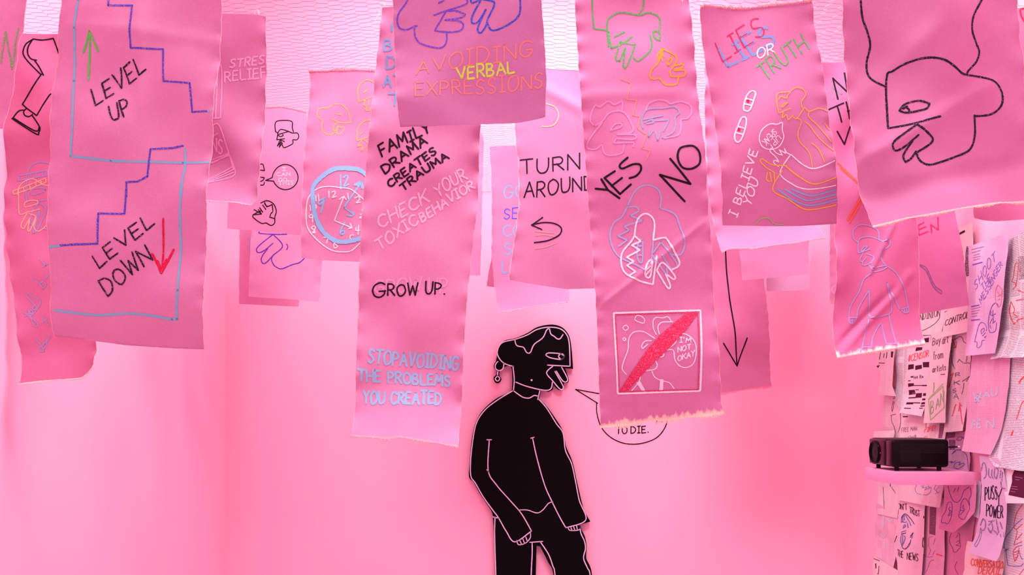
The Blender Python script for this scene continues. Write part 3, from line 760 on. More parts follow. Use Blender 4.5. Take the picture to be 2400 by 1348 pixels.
# --- yes / no
b = banner('long pink banner with black YES and NO above a crossed-out portrait square', .515,
           P((1347, -30), (1347, 0), (1354, 107), (1360, 214), (1368, 320), (1379, 470), (1388, 578), (1397, 725), (1404, 900), (1408, 999)),
           P((1612, -30), (1614, 0), (1625, 89), (1639, 249), (1653, 374), (1657, 440), (1669, 578), (1680, 785), (1690, 946), (1694, 967)),
           P((1408, 1002), (1478, 994), (1524, 987), (1570, 983), (1694, 968)), (224, 90, 156), seed=25, bleach=.03, amp=.004, ripple=.005,
           creases=((1400, 725, 1665, 508, .005, .007), (1360, 225, 1600, 215, .003, .02)))
b.part('green_head_drawing', (82, 150, 82), 4.4, .72, 'green crayon head outline').s_('G', "135,-60 135,0 145,150 155,180 225,190 245,205;475,-40 475,30 450,75;245,300 235,150 260,100 330,70 450,85 510,70 570,95 588,140 575,200;540,200 550,240 580,260 585,220 565,195 540,200;520,225 530,290 510,340 440,400 405,375;245,205 262,312 340,280 400,230;285,233 350,200;325,265 290,380 315,400 350,320;355,310 340,430 360,440 390,370 420,290 320,270").end()
b.part('orange_face_drawing', (240, 145, 45), 4.6, .75, 'orange crayon face').s_('G', "605,320 570,350 570,410 530,455 515,500 540,520 580,515 620,555 690,550 705,505;605,320 690,370 680,420 650,465 655,500;630,400 655,370 660,400 635,430 630,400;680,430 735,415 730,440 680,455;680,460 745,460 740,495 660,500;580,340 600,400;600,330 575,390;590,325 605,370;575,400 595,350").end()
b.part('zigzag_line', (250, 132, 122), 3.2, .75, 'salmon crayon zigzag').p_('G', "325,520 390,545 360,655 428,660 400,760 450,770 430,850 485,895 455,985 512,1005 485,1060").end()
b.part('pale_head_drawing', (236, 128, 182), 4.8, .75, 'pale lilac head outline').s_('G', "150,830 120,790 150,700 185,705 240,670 280,690 335,665 330,740;150,830 200,800 250,745 340,740 400,840 385,880 300,880;200,810 150,870 105,940 110,975 160,980 200,950;200,950 215,1010 260,1025 330,1010 340,960;255,855 285,820 330,815 320,840 255,860;300,890 410,895 405,925 290,915;290,915 275,945 410,945 400,975;490,720 510,680 570,655 630,665 650,680 720,665 780,690 790,740 760,780 720,790 715,860 690,900 600,920").end()
b.part('grey_head_drawing', (160, 130, 175), 4.8, .72, 'grey blue head outline').s_('G', "465,850 460,780 500,720 600,710 680,700 710,740 680,770 680,830 660,880 590,915;480,810 530,790 535,810 490,820;510,860 500,910 530,870;545,870 560,935 580,870;470,790 600,760;530,800 640,790 600,870").end()
b.part('lettering', (34, 12, 28), 6, 1, 'black marker words yes and no').p_('G', "158,1240 238,1250;195,1180 238,1250 315,1305;283,1130 215,1172 318,1278 388,1218;262,1225 330,1175;745,1325 575,1160 780,1215 640,1058").s_('G', "365,1045 315,1090 330,1115 400,1090 445,1095 450,1130 420,1165 378,1178;760,970 705,990 690,1050 720,1110 780,1120 835,1085 838,1020 805,975 760,970").end()
b.part('blue_head_drawing', (176, 150, 200), 4.8, .85, 'lilac blue head and fingers').s_('P4', "500,280 560,150 640,80 740,75 820,120 850,200 840,305;840,305 930,330 1010,380 1050,490 1090,600 1100,690 1070,780 1020,800 950,790;500,280 440,390 360,450 320,560 330,670 380,780 450,840 600,910 680,960 720,985;510,290 590,290 625,330 530,380 655,430 470,490 520,530 400,590 500,635 410,700;655,640 655,860 620,870 600,800 610,680 655,640;605,700 655,700;605,800 655,800;765,560 770,650 745,900;770,770 850,660 950,790 1020,900 960,940 860,800;760,800 880,970 920,1000 910,940").end()
b.part('white_head_drawing', (255, 205, 225), 4.8, .9, 'white head and fingers').s_('P4', "575,590 590,480 620,400 690,360 760,400 785,480 770,640;770,640 880,615 920,640 1000,780 1045,870 1030,920 970,950;575,590 540,650 450,760 430,860 450,960 510,1020 640,1080 765,1110;765,1110 780,990 805,810;740,850 700,900 680,1000 710,1040 740,1010 755,880 740,850;735,920 690,960;740,950 690,1010;805,960 870,880 1000,1020 985,1055 920,1010;810,970 920,1140 950,1120 900,1000").p_('P4', "580,595 640,650 545,690 630,745 490,820 565,865 490,910 580,975 510,1020").end()
b.part('white_frame', (255, 205, 222), 5.4, .93, 'white square frame').p_('P5', "140,130 910,100 900,810 180,835 140,130").end()
b.part('portrait_drawing', (255, 196, 220), 3, .9, 'white line portrait with bubbles').s_('P5', "330,170 345,150 380,155 410,180 405,215 375,210 330,190 330,170;225,250 250,235 270,260 245,280 225,265 225,250;220,355 235,345 250,360 232,372 220,355;250,665 215,620 225,560 265,450 275,350 320,295 400,290 470,330 500,350;515,315 490,260 490,190 520,165 570,170 620,160 645,200;540,310 530,250 560,210 630,205 660,205;470,370 415,375 385,420 395,440 440,400;550,475 580,480 570,510 530,515 500,535 520,580 500,620 410,635;475,640 500,690 560,720 630,740 670,790;375,680 360,735 300,810").s_('P5', "352,742 395,800;365,730 408,800;556,715 552,798;568,716 566,798", 6).end()
b.part('speech_bubble', (255, 196, 220), 3, .9, 'white speech bubble reading I am not okay').s_('P5', "690,370 670,400 605,452 660,455 675,540 720,595 780,605 835,570 858,480 850,390 800,330 740,310 690,350 680,380").t_('P5', "I'M", (718, 388), (815, 382), (0, -44)).t_('P5', 'NOT', (700, 472), (812, 446), (0, -44)).t_('P5', 'OKAY', (700, 548), (845, 505), (0, -46)).end()
b.part('red_frame', (222, 52, 98), 3, .75, 'red crayon inner frame').p_('P5', "155,145 885,118 880,800 190,818 155,145").end()
b.part('red_slash', (220, 40, 82), 3, .66, 'broad red crayon slash').fill('P5', "190,818 300,640 430,450 560,310 700,190 800,112", "262,816 380,680 500,555 640,425 770,280 890,122").end()
b.threads('frayed_edge', CREAM, [('L', 'line', 1.2), ('R', 'line', 1.3)])
b.threads('hem_fringe', (255, 225, 205), [('B', 'fringe', 11), ('B', 'fringe', 7)], 'cream frayed hem')

# --- arrow banner
b = banner('deep pink banner with one long black arrow pointing down', .868,
           P((1640, 373), (1650, 600), (1680, 922)), P((1785, 373), (1793, 654), (1800, 747), (1805, 836), (1809, 879), (1811, 902)),
           P((1680, 924), (1688, 923), (1765, 911), (1811, 904)), (230, 70, 138), seed=26, amp=.006, ripple=.003)
b.part('down_arrow', (40, 6, 26), 4, 1, 'black arrow pointing down').p_('J', "167,300 195,620 225,850 250,1060;150,915 250,1062 305,880").end()
b.threads('frayed_edge', (246, 130, 165), [('B', 'fringe', 5)])
b = banner('small pink scrap hanging beside the black down arrow', .76,
           P((1726, 290), (1733, 590), (1741, 655)), P((1896, 290), (1896, 583), (1898, 641)), P((1741, 657), (1820, 650), (1898, 643)), (246, 112, 170), seed=27, amp=.005, ripple=.002)
b.threads('frayed_edge', CREAM, [('L', 'line', .8)])
b = banner('pale pink scrap with lilac slanting lines showing below another scrap', .90,
           P((1795, 394), (1797, 680)), P((1900, 394), (1900, 576), (1898, 678)), P((1797, 683), (1850, 682), (1898, 680)), (255, 172, 212), seed=28, amp=.003, ripple=.001)
b.part('slanted_line', (222, 150, 208), 3, .85, 'lilac slanting lines').s_('J', "440,500 460,490;590,475 565,520 545,565;700,460 665,515 630,562;720,280 732,310").end()

# --- behind the lies banner
b = banner('wide pink banner mostly covered by the LIES OR TRUTH banner with a light curled hem', .613,
           P((1650, 133), (1651, 249), (1657, 374), (1662, 480), (1667, 490), (1674, 533), (1684, 595)), P((1900, 133), (1905, 400), (1910, 526), (1919, 564)),
           P((1684, 597), (1700, 590), (1765, 587), (1836, 578), (1919, 566)), (244, 104, 166), seed=29, curl=.05, ripple=.005)
b.threads('frayed_edge', CREAM, [('L', 'line', 1.2), ('R', 'line', 1), ('B', 'fringe', 4)])

# --- lies or truth
b = banner('pink banner reading LIES OR TRUTH with two plasters and a yellow figure', .535,
           P((1638, 24), (1638, 36), (1644, 88), (1660, 188), (1674, 272), (1686, 381), (1694, 461), (1698, 521)),
           P((1902, 0), (1914, 80), (1930, 168), (1940, 260), (1952, 360), (1962, 461), (1970, 518)),
           P((1698, 524), (1800, 526), (1880, 525), (1948, 521), (1970, 520)), (222, 82, 152), T=P((1638, 24), (1652, 18), (1720, 16), (1780, 10), (1840, 8), (1902, 4)), seed=30, ripple=.004, curl=-.02)
b.part('blue_lettering', (122, 138, 200), 7.5, .8, 'pale blue shadow lettering').t_('I', 'LIES', (275, 386), (555, 235), (-60, -105)).end()
b.part('red_lettering', (212, 44, 92), 3.8, .8, 'red crayon lettering').t_('I', 'LIES', (240, 350), (500, 185), (-48, -100)).end()
b.part('white_lettering', (255, 212, 228), 3.8, .88, 'white lettering').t_('I', 'OR', (448, 335), (545, 300), (-8, -58)).t_('I', 'I BELIEVE', (325, 1262), (432, 892), (-46, -20), 3.6).t_('I', 'YOU', (405, 1202), (445, 1058), (-46, -24), 3.6).end()
b.part('green_lettering', (88, 160, 90), 4, .7, 'green crayon lettering').t_('I', 'TRUTH', (485, 467), (742, 275), (-48, -84)).end()
b.part('plaster_drawing', (255, 198, 222), 4, .85, 'white sticking plaster with a red dot').s_('I', "405,530 375,560 355,630 365,650 390,645 420,570 425,540 405,530;370,575 408,588;362,608 398,618").end()
b.part('plaster_drawing', (255, 198, 222), 4, .85, 'white sticking plaster with a red dot').s_('I', "345,690 320,740 300,800 310,835 335,825 360,760 368,700 345,690;318,742 352,755;308,780 346,792").end()
b.part('red_dot', (222, 18, 62), 3, 1, 'red dot').disc(pts('I', '382,590')[0], 3.6, 12).end()
b.part('red_dot', (222, 18, 62), 3, 1, 'red dot').disc(pts('I', '325,763')[0], 3.6, 12).end()
b.part('figure_drawing', (240, 158, 78), 2.8, .85, 'yellow crayon figure').s_('I', "555,670 545,610 548,560 570,545 620,540 660,515 700,525 715,560 690,600 695,640;555,670 600,650 625,640;570,630 590,610 610,605 575,635;555,590 570,570 600,580 610,560 625,545;580,660 575,700 600,675 610,710 640,680;640,690 660,700 690,660 710,635 735,655 800,635 855,660;735,655 735,690 790,740 860,835;660,695 690,715 670,780 680,830 735,895 755,985;710,715 740,740 800,820 880,895;750,840 790,880 820,955;830,725 862,772").end()
b.part('speech_bubble', (255, 205, 225), 3, .88, 'white speech bubble with upside-down writing').s_('I', "575,725 545,735 500,735 455,770 440,820 460,865 510,880 560,860 585,810 575,765 575,725").t_('I', 'SPEAK', (522, 762), (458, 835), (24, 24), 2.4).t_('I', 'UP!', (550, 795), (500, 850), (20, 22), 2.4).end()
b.part('white_arm_drawing', (255, 205, 225), 3, .88, 'white hand and sleeve').s_('I', "625,905 605,895 590,870 600,900 560,880 580,910 545,900 515,870 505,890 540,920 560,950 535,940 530,955 560,975;630,905 750,990 888,945;630,905 570,1010 640,1075 710,1105 800,1105 908,1085").end()
b.part('orange_arm_drawing', (246, 160, 68), 3.4, .85, 'orange hand and sleeve').s_('I', "605,970 520,965 460,935 450,950 490,985 520,1000 540,1015;495,1010 490,1050 510,1060;510,1010 520,1060;535,1020 540,1060;580,1000 530,1105 620,1160 710,1215 780,1220 908,1195;605,975 680,1035 770,1080 895,1042").end()
b.part('sleeve_stripe', (150, 145, 200), 5, .85, 'lilac blue sleeve stripes').s_('I', "640,1105 710,1135 770,1145 900,1110;600,1105 700,1160 760,1170 905,1135;560,1105 640,1160 720,1195 790,1195 908,1165").end()
b.part('green_curve', (160, 168, 118), 3, .75, 'green crayon curve at the hem').s_('I', "430,1308 465,1275 510,1268 550,1300 605,1303").end()
b.threads('frayed_edge', CREAM, [('L', 'line', 1.2), ('R', 'line', 1.2), ('T', 'fringe', 8)])

# --- walking figure
b = banner('creased pink banner with a lilac figure drawing below large black letters', .645,
           P((1915, 148), (1930, 330), (1950, 480), (1958, 522), (1959, 593), (1957, 677), (1951, 750), (1948, 796), (1949, 838)),
           P((2140, 144), (2148, 480), (2153, 565), (2154, 649), (2155, 720), (2154, 805)),
           P((1949, 841), (1990, 834), (2033, 827), (2100, 817), (2154, 808)), (228, 40, 132), T=P((1915, 149), (1988, 144), (2140, 141)), seed=31, bleach=.035, amp=.006, ripple=.003, curl=.05,
           creases=((1960, 812, 2110, 665, -.012, .012), (1968, 822, 2125, 650, .010, .013), (2040, 640, 2100, 515, .006, .006)))
b.part('grey_lettering', (150, 110, 130), 3.6, .7, 'grey green crayon letter').p_('I', "870,500 880,582;870,505 926,555 915,480;965,520 975,480").end()
b.part('lettering', (40, 10, 30), 4.4, 1, 'black marker letters').p_('I', "905,583 880,455 958,545 945,428;855,640 935,608;900,622 928,715;950,602 975,695;960,655 1005,640;905,768 952,840 982,740").end()
b.part('orange_slash', (250, 82, 70), 5.6, .85, 'orange red slashes').p_('I', "910,955 1020,1083;925,985 1012,1075;1035,1155 965,1285;1046,1170 977,1300").end()
b.part('figure_drawing', (182, 136, 196), 3.4, .85, 'lilac walking figure').s_('L', "330,310 290,280 285,220 320,175 380,160 460,180 500,215 505,280;330,400 330,310 360,270 430,260 480,275 530,300 580,290 585,330 560,360 525,370;350,385 380,345 415,340 380,370 350,385;330,400 430,365;370,400 340,460 365,470 400,430;365,470 360,500 390,500 440,470 455,430 400,405;440,480 410,490 440,540;525,380 515,450 550,510;440,520 480,520 550,505;430,560 500,550 560,520;430,570 370,620 330,720 260,850 245,960 265,990 300,960 330,850 410,710 415,930;420,940 570,910 590,840 555,650 660,870;570,520 640,580 700,700 735,850 740,890 700,900 670,870 740,850;250,940 320,940;270,960 275,985;285,960 290,982;700,870 705,895;720,865 725,893;400,960 370,1060 320,1200;570,915 590,1040 605,1160;400,1190 430,1100 490,1000 510,1000 525,1150;300,1230 330,1190 400,1190;525,1160 600,1160").end()
b.threads('frayed_edge', CREAM, [('L', 'line', 1.3), ('R', 'line', 1.0), ('B', 'fringe', 6), ('B', 'line', 2.6)])
b = banner('narrow pink strip edge behind the creased lilac figure banner', .80,
           P((1944, 324), (1946, 526), (1946, 711)), P((2025, 324), (2030, 716)), P((1946, 713), (2030, 716)), (243, 102, 160), seed=32, amp=.003)
b.part('curve_drawing', (212, 150, 205), 2.6, .85, 'lilac curve').s_('J', "895,530 878,540 868,560 880,585 900,585;870,125 885,130").end()

# --- EN banner
b = banner('hot pink banner with red letters EN and a grey curved stick', .69,
           P((2062, 224), (2068, 500), (2075, 748)), P((2205, 224), (2241, 508), (2258, 615), (2274, 713)), P((2075, 749), (2155, 736), (2274, 715)), (238, 66, 148), seed=33, amp=.003)
b.part('lettering', (238, 40, 96), 3.4, .85, 'red crayon letters').p_('Q1', "125,115 55,150 65,270 175,225;60,205 150,165;220,240 210,140 300,205 300,50").end()
b.part('stick_drawing', (152, 88, 138), 2.8, .85, 'grey purple curved stick').s_('Q1', "60,620 80,625 150,655 200,740 250,850 300,905 355,940 350,975 290,930 240,870 190,760 150,690 85,640").end()

# --- behind the big head banner
b = banner('rounded pink banner end showing below the big black head banner', .53,
           P((2283, -40), (2276, 300), (2275, 499), (2278, 509)), P((2500, -40), (2505, 508)), P((2280, 513), (2300, 518), (2330, 520), (2400, 514), (2505, 508)), (244, 108, 165), seed=34, ripple=.002)
b.part('red_mark', (240, 50, 85), 5, .85, 'red crayon mark').s_('K', "1120,50 1085,55 1090,100 1110,140").end()

# --- big head
b = banner('large mauve pink banner with one big black crayon head outline', .478,
           P((1974, -60), (1976, 0), (1984, 83), (1990, 166), (1994, 270), (2002, 374), (2015, 457), (2033, 534)),
           P((2386, -60), (2389, 0), (2391, 25), (2395, 83), (2401, 116), (2412, 300), (2424, 476)),
           P((2033, 538), (2106, 521), (2231, 503), (2314, 488), (2400, 480), (2424, 478)), (212, 88, 152), seed=35, amp=.008, ripple=.004, curl=.05,
           creases=((2005, 385, 2330, 195, .008, .022), (2030, 470, 2420, 380, -.010, .030), (1990, 250, 2200, 60, .005, .03)))
b.part('head_drawing', (38, 30, 44), 6, .82, 'black crayon head outline').s_('K', "190,-60 190,0 205,90 240,170 260,240 245,330 250,400 280,440 345,475;890,-40 870,0 810,100 800,180 830,250 852,295 835,350 780,410 775,430;345,720 348,430 380,390 450,355 540,340 630,355 700,395 740,425 775,432;775,432 880,438 950,460 990,520 985,590 930,640 830,655;830,650 828,760 790,850 700,895 600,930 550,938 510,915 492,875;345,720 480,702 615,670;410,620 440,585 510,570 565,590 545,620 450,635 410,620;440,600 460,620 455,635;430,610 450,598;490,710 370,800 360,840 380,855 430,830 500,770;470,800 420,880 430,920 460,900 490,860;490,710 580,795 495,865").end()
b.threads('frayed_edge', CREAM, [('L', 'line', 1.5), ('R', 'line', 1.5)])
b.threads('hem_fringe', (255, 218, 205), [('B', 'fringe', 7), ('B', 'fringe', 5)], 'cream frayed hem')

# --- ties of string that hold three of the banner corners to the netting
def tie(label, px, py, d, tail):
    s = d*D/FOC; x = (px-CX)*s; y = d*D
    t = thing('tie_string', label, 'string', (x, y, NETZ-.02), 'white tie strings on the wire netting')
    V, F = [], []
    r = random.Random(int(px))
    loop = [(x+.006*math.cos(a), y-.004-.003*math.sin(a), NETZ-.006+.011*math.sin(a)) for a in [k*.52 for k in range(13)]]
    tube_geo(loop, .0011, 5, V, F)
    for sg in (-1, 1):
        tube_geo([(x+.004*sg, y-.007, NETZ-.02), (x+sg*.012, y-.010, NETZ-.02-tail*.5), (x+sg*.01+r.uniform(-.01, .01), y-.012, NETZ-.02-tail)], .0009, 5, V, F)
    link_mesh('cord', V, F, cream_for((255, 225, 225)), t)
tie('white string knot on the long family drama banner corner', 897, 14, .533, .03)
tie('white string knot on the faint stress relief strip', 603, 38, .543, .035)
tie('white string knot on the LIES OR TRUTH banner corner', 1646, 22, .531, .03)
tie('white string knot above the YES and NO banner', 1606, -3, .512, .02)
# ------------------------------------------------------------------ the black cut-out and its speech bubble
class Flat:
    """a flat drawing surface parallel to the far wall"""
    def __init__(self, y, root, under=(0, 0, 0)): self.y = y; self.root = root; self.under = under; self.nlift = 0
    def world(self, px, py, lift=0.0):
        s = self.y/FOC
        return ((px-CX)*s, self.y-lift, CAMZ+(CY-py)*s)
    def part(self, name, rgb, w, cover=1.0, label=None):
        k = Ink(self, name, rgb, w, cover, label); k.lift = .0006; return k

def cutout():
    root = thing('cutout_figure', 'black board cut-out of a stooping person outlined in pink, leaning on the wall', 'cutout', (.06, D-.02, 0))
    yf, yb = D-.036, D-.012
    fl = Flat(yf, root)
    head = catmull(pts('N', "310,385 312,330 305,266 275,264 262,280 246,290 245,312 256,330 241,350 222,346 214,322 228,308 230,288 216,270 218,250 226,240 230,220 240,165 270,130 330,116 390,90 440,60 510,46 560,55 592,80 612,120 622,190"), 4)
    face = pts('N', "628,276 586,272") + catmull(pts('N', "586,272 600,312 606,335 600,349 580,352 578,376 560,388 540,376 526,358"), 4) + pts('N', "522,385 502,396 462,388 452,433")
    right = catmull(pts('N', "452,433 490,470 540,540 575,600 592,680 625,760 650,870 682,1000 718,1070"), 5) + pts('N', "668,1086") + catmull(pts('N', "668,1086 672,1112 690,1150 698,1200 696,1260 715,1300 726,1348 735,1500 728,1700 735,1850"), 8)
    foot = pts('N', "790,1900 800,1941 560,1941 552,1850")
    gap = catmull(pts('N', "552,1850 545,1600 526,1348 500,1285 456,1198"), 8) + catmull(pts('N', "438,1196 434,1348 425,1600 418,1850"), 8)
    foot2 = pts('N', "422,1941 190,1941 200,1900 235,1860")
    left = catmull(pts('N', "235,1860 226,1600 222,1348 217,1180 212,1060 205,1020 180,980 140,920 110,865 87,838 90,760 100,650 120,560 160,490 230,430 300,398"), 5)
    poly = head+face+right+foot+gap+foot2+left
    clean = []
    for p in poly:
        if not clean or math.hypot(p[0]-clean[-1][0], p[1]-clean[-1][1]) > .8: clean.append(p)
    bm = bmesh.new()
    def lift(y): return [bm.verts.new(Vector(Flat(yf, root).world(px, py))-Vector((0, yf-y, 0))-root.location) for px, py in clean]
    f = lift(yf); k = lift(yb)
    bm.faces.new(f); bm.faces.new(k[::-1])
    n = len(f)
    for i in range(n): bm.faces.new((f[i], f[(i+1) % n], k[(i+1) % n], k[i]))
    bmesh.ops.recalc_face_normals(bm, faces=bm.faces)
    me = bpy.data.meshes.new('board'); bm.to_mesh(me); bm.free()
    me.materials.append(plain_mat('matte_black_board', (5, 3, 4), .6, .06))
    o = bpy.data.objects.new('board', me); COL.objects.link(o); o.parent = root
    PK = (240, 172, 212)
    i = fl.part('head_outline', PK, 3.0, 1, 'pink engraved lines of head and face')
    i.s_('N', "318,264 270,248 240,215 235,180 260,140 330,122 390,100 440,72 500,60 560,68 595,100 608,150 612,262;325,125 335,155 370,165 385,190 405,192 425,150 470,115 490,75 505,65 512,95 530,108 545,120 560,120 575,98;485,205 500,194 560,198 583,212 565,227 510,219 485,205;567,197 582,212 567,226 552,212 567,197;520,345 515,375 495,388 450,383 380,365 330,345;315,262 322,330 318,388")
    i.p_('N', "612,263 495,257"); i.disc(pts('N', '412,335')[0], 2.4); i.end()
    fl.part('hand_outline', PK, 3.0, 1, 'pink engraved hand at the mouth').s_('N', "523,262 490,297 523,340 560,382 577,375 565,345 533,290;540,288 575,340 595,342 598,325 568,268").end()
    fl.part('earring_outline', PK, 3.0, 1, 'pink engraved earring').s_('N', "237,238 224,255 226,276 245,286 264,274 268,248;237,287 235,312;235,313 247,327 236,342 223,329 235,313").end()
    fl.part('collar_outline', PK, 3.0, 1).s_('N', "318,390 345,410 370,425 400,428 425,415 445,418;456,386 444,436").end()
    fl.part('sleeve_outline', PK, 3.0, 1, 'pink engraved sleeve').s_('N', "450,435 490,480 540,560 575,610 588,700 620,770 640,860 660,960 693,1062 590,1102;418,640 440,740 480,880 520,970 560,1050 590,1102;408,637 425,632").end()
    fl.part('sleeve_outline', PK, 3.0, 1, 'pink engraved sleeve').s_('N', "315,390 240,435 170,490 125,560 105,660 95,760 97,835 120,870 160,940 210,1010 240,1050 280,1120 325,1175 410,1120;192,650 187,805 230,880 300,960 360,1030 412,1120;180,645 204,645;180,800 190,812").end()
    fl.part('fingers_outline', PK, 2.6, 1, 'pink engraved fingers').s_('N', "335,1168 345,1190 380,1182 405,1155 406,1128;350,1165 360,1188;366,1158 376,1184;382,1150 390,1172").end()
    fl.part('fingers_outline', PK, 2.6, 1, 'pink engraved fingers').s_('N', "602,1100 612,1116 660,1112 663,1086;616,1100 622,1116;630,1096 637,1114;646,1092 650,1112").end()
    fl.part('hem_outline', PK, 2.6, 1, 'pink engraved hem').s_('N', "345,1010 390,1010 440,1025 470,1010 500,975 522,968").end()
    fl.part('trouser_outline', PK, 3.0, 1, 'pink engraved trousers').s_('N', "208,1045 240,1052;222,1046 220,1120 222,1220 226,1348 230,1600 238,1860;403,1178 470,1173;415,1180 415,1240 410,1348 405,1600 400,1850;458,1176 500,1240 522,1300 534,1348 555,1600 560,1850;664,1086 668,1130 686,1170 692,1210 682,1260 702,1310 716,1348 722,1500 716,1700 722,1850").end()
cutout()

root = thing('speech_bubble_drawing', 'black line speech bubble on the wall ending in the words TO DIE', 'wall drawing', (.35, D-.001, 1.4))
fl = Flat(D-.0012, root)
k = fl.part('bubble_outline', (40, 6, 24), 3.0, 1)
k.s_('N', "750,455 752,510 775,580 820,630 880,660 940,668 1000,660 1060,635 1100,590 1122,530 1128,470 1110,400 1060,340 990,305 920,298 850,320 795,365 762,405").p_('N', "762,405 640,383 755,455").end()
k = fl.part('lettering', (40, 6, 24), 3.0, 1)
k.t_('N', 'TO', (852, 614), (908, 612), (0, -36), gap=.2); k.t_('N', 'DIE.', (928, 612), (1020, 606), (0, -36))
k.t_('P5', 'NS', (520, 1085), (582, 1080), (4, -70)); k.end()

# ------------------------------------------------------------------ papers taped over the right wall
PG = 'drawn-over newspaper sheets taped to the side wall'
def paper(label, layer, TL, TR, BR, BL, mat, under, seed, Lm=(), Rm=(), Bm=(), Tm=(), name='newspaper_sheet', amp=.004, curl=.012, cat='paper', crease=()):
    L = [TL]+list(Lm)+[BL]; R = [TR]+list(Rm)+[BR]; B = [BL]+list(Bm)+[BR]; T = [TL]+list(Tm)+[TR]
    return Sheet(name, label, cat, PG, ('X', .004+.0085*layer), L, R, B, T, mat, under, seed, amp=amp*.5, ripple=0, curl=curl, thick=.0005, cell=5.0, sub='paper', creases=crease, wob=.35)
NP = newsprint_mat((238, 196, 206)); NG = newsprint_mat((228, 208, 214), strength=.7); NL = newsprint_mat((228, 182, 214), ink=(150, 80, 150), dens=.42)
ND = newsprint_mat((222, 140, 175), dens=.8); NC = newsprint_mat((240, 204, 208), dens=.1); NW = newsprint_mat((240, 226, 232), dens=.95, column=.2, strength=.66)
NQ = newsprint_mat((226, 204, 222), dens=-.2); NK = newsprint_mat((234, 214, 220), ink=(90, 70, 80), dens=.9, pitch=.009, column=.11)
uP = (238, 196, 206)
# layer 0: behind everything
s = paper('pink newsprint behind the projector shelf under the crumpled sheets', 0, (2072, 905), (2170, 925), (2190, 1160), (2066, 1160), NP, uP, 101)
s.part('eye_scribble', (110, 40, 70), 1.6, .8, 'dark eye scribbles').s_('Q4', "385,470 415,470;380,500 405,495 425,480;385,545 360,640 365,710 385,640 400,550;340,765 420,750;350,770 350,860 380,940 400,1060 390,1110;495,740 490,880 440,1035").end()
s = paper('narrow grey newsprint beside the redacted sheet', 1, (2100, 820), (2134, 812), (2122, 972), (2104, 940), NG, uP, 102, Rm=((2130, 870), (2122, 915)))
s = paper('mauve newsprint under the purple heads sheet', 0, (2160, 1150), (2296, 1150), (2266, 1370), (2156, 1370), ND, (222, 140, 175), 103)
s.part('head_drawing', (140, 70, 100), 1.8, .8, 'grey pencil head').s_('Q8', "150,870 120,950 130,1010 155,1050 165,1090 195,1098 215,1070 240,1040 235,980 235,900 215,890;190,940 215,910;195,990 235,965 225,1000 190,1020 235,1030;210,1200 190,1270 230,1340").end()
s = paper('pale sheet with grey words beside the redacted page bottom', 1, (2113, 962), (2174, 970), (2170, 1045), (2110, 1045), NC, uP, 104)
s.part('lettering', (175, 95, 130), 1.8, .7, 'grey pencil words').t_('Q4', 'FREE MAN', (500, 1030), (750, 1005), (0, -62)).t_('Q4', 'stock', (610, 1130), (745, 1115), (0, -45)).end()
s.part('ink_bar', (60, 20, 40), 5, 1).p_('Q4', "520,788 590,786", 3.4).end()
s = paper('small sheet with red words beside a dark photo strip', 1, (2168, 985), (2222, 985), (2220, 1045), (2163, 1045), NP, uP, 105)
s.part('lettering', (240, 90, 85), 2.2, .75, 'red crayon words').t_('Q4', 'PIPE!', (880, 1030), (1040, 1000), (10, -75)).s_('Q4', "890,1120 910,1095 935,1110").end()
s.part('photo_strip', (150, 80, 110), 3, 1, 'dark printed strip').fill('Q4', "1110,895 1112,1125", "1195,895 1168,1125").end()
s = paper('purple scribbled newsprint behind the projector cable', 1, (2216, 1008), (2272, 1012), (2276, 1120), (2212, 1120), newsprint_mat((226, 160, 192), dens=.6), (226, 160, 192), 106)
s.part('photo_block', (128, 62, 96), 3, .8, 'dark printed blocks').fill('Q5', "130,1035 135,1130", "270,1040 262,1110").fill('Q6', "1660,240 1680,420", "1780,240 1770,420").end()
s.part('scribble', (120, 60, 165), 1.8, .8, 'purple pen scribble').s_('Q6', "1800,240 1850,190 1920,190 1880,250 1800,240;1930,200 1960,250 1950,190;1740,470 1800,420 1880,430 1870,410;1720,500 1790,440;1900,440 1970,500 2000,600 2040,780;1690,640 1740,630 1720,660 1780,640 1800,620;1780,740 1800,660 1880,640 1860,700 1930,660 1960,690 1900,740 1860,770 1800,750").end()
s = paper('small torn scrap at the papers edge just above the projector', 2, (2051, 1011), (2099, 1009), (2097, 1040), (2051, 1040), NC, uP, 107)
s = paper('crumpled printed scrap topping the papers edge under the creased banner', 2, (2066, 806), (2101, 806), (2110, 929), (2065, 925), NP, uP, 108, Lm=((2056, 842), (2060, 858), (2070, 880)), Rm=((2101, 905),), amp=.008)
s.part('ink_bar', (60, 20, 40), 5, 1, 'printed black bars').fill('Q2', "355,835 360,925", "395,835 388,935").fill('Q2', "115,1062 150,1100", "180,1050 150,1095").p_('Q2', "125,1015 260,1020", 2).s_('Q2', "180,850 165,960;245,870 235,930;290,850 285,940", 2).end()
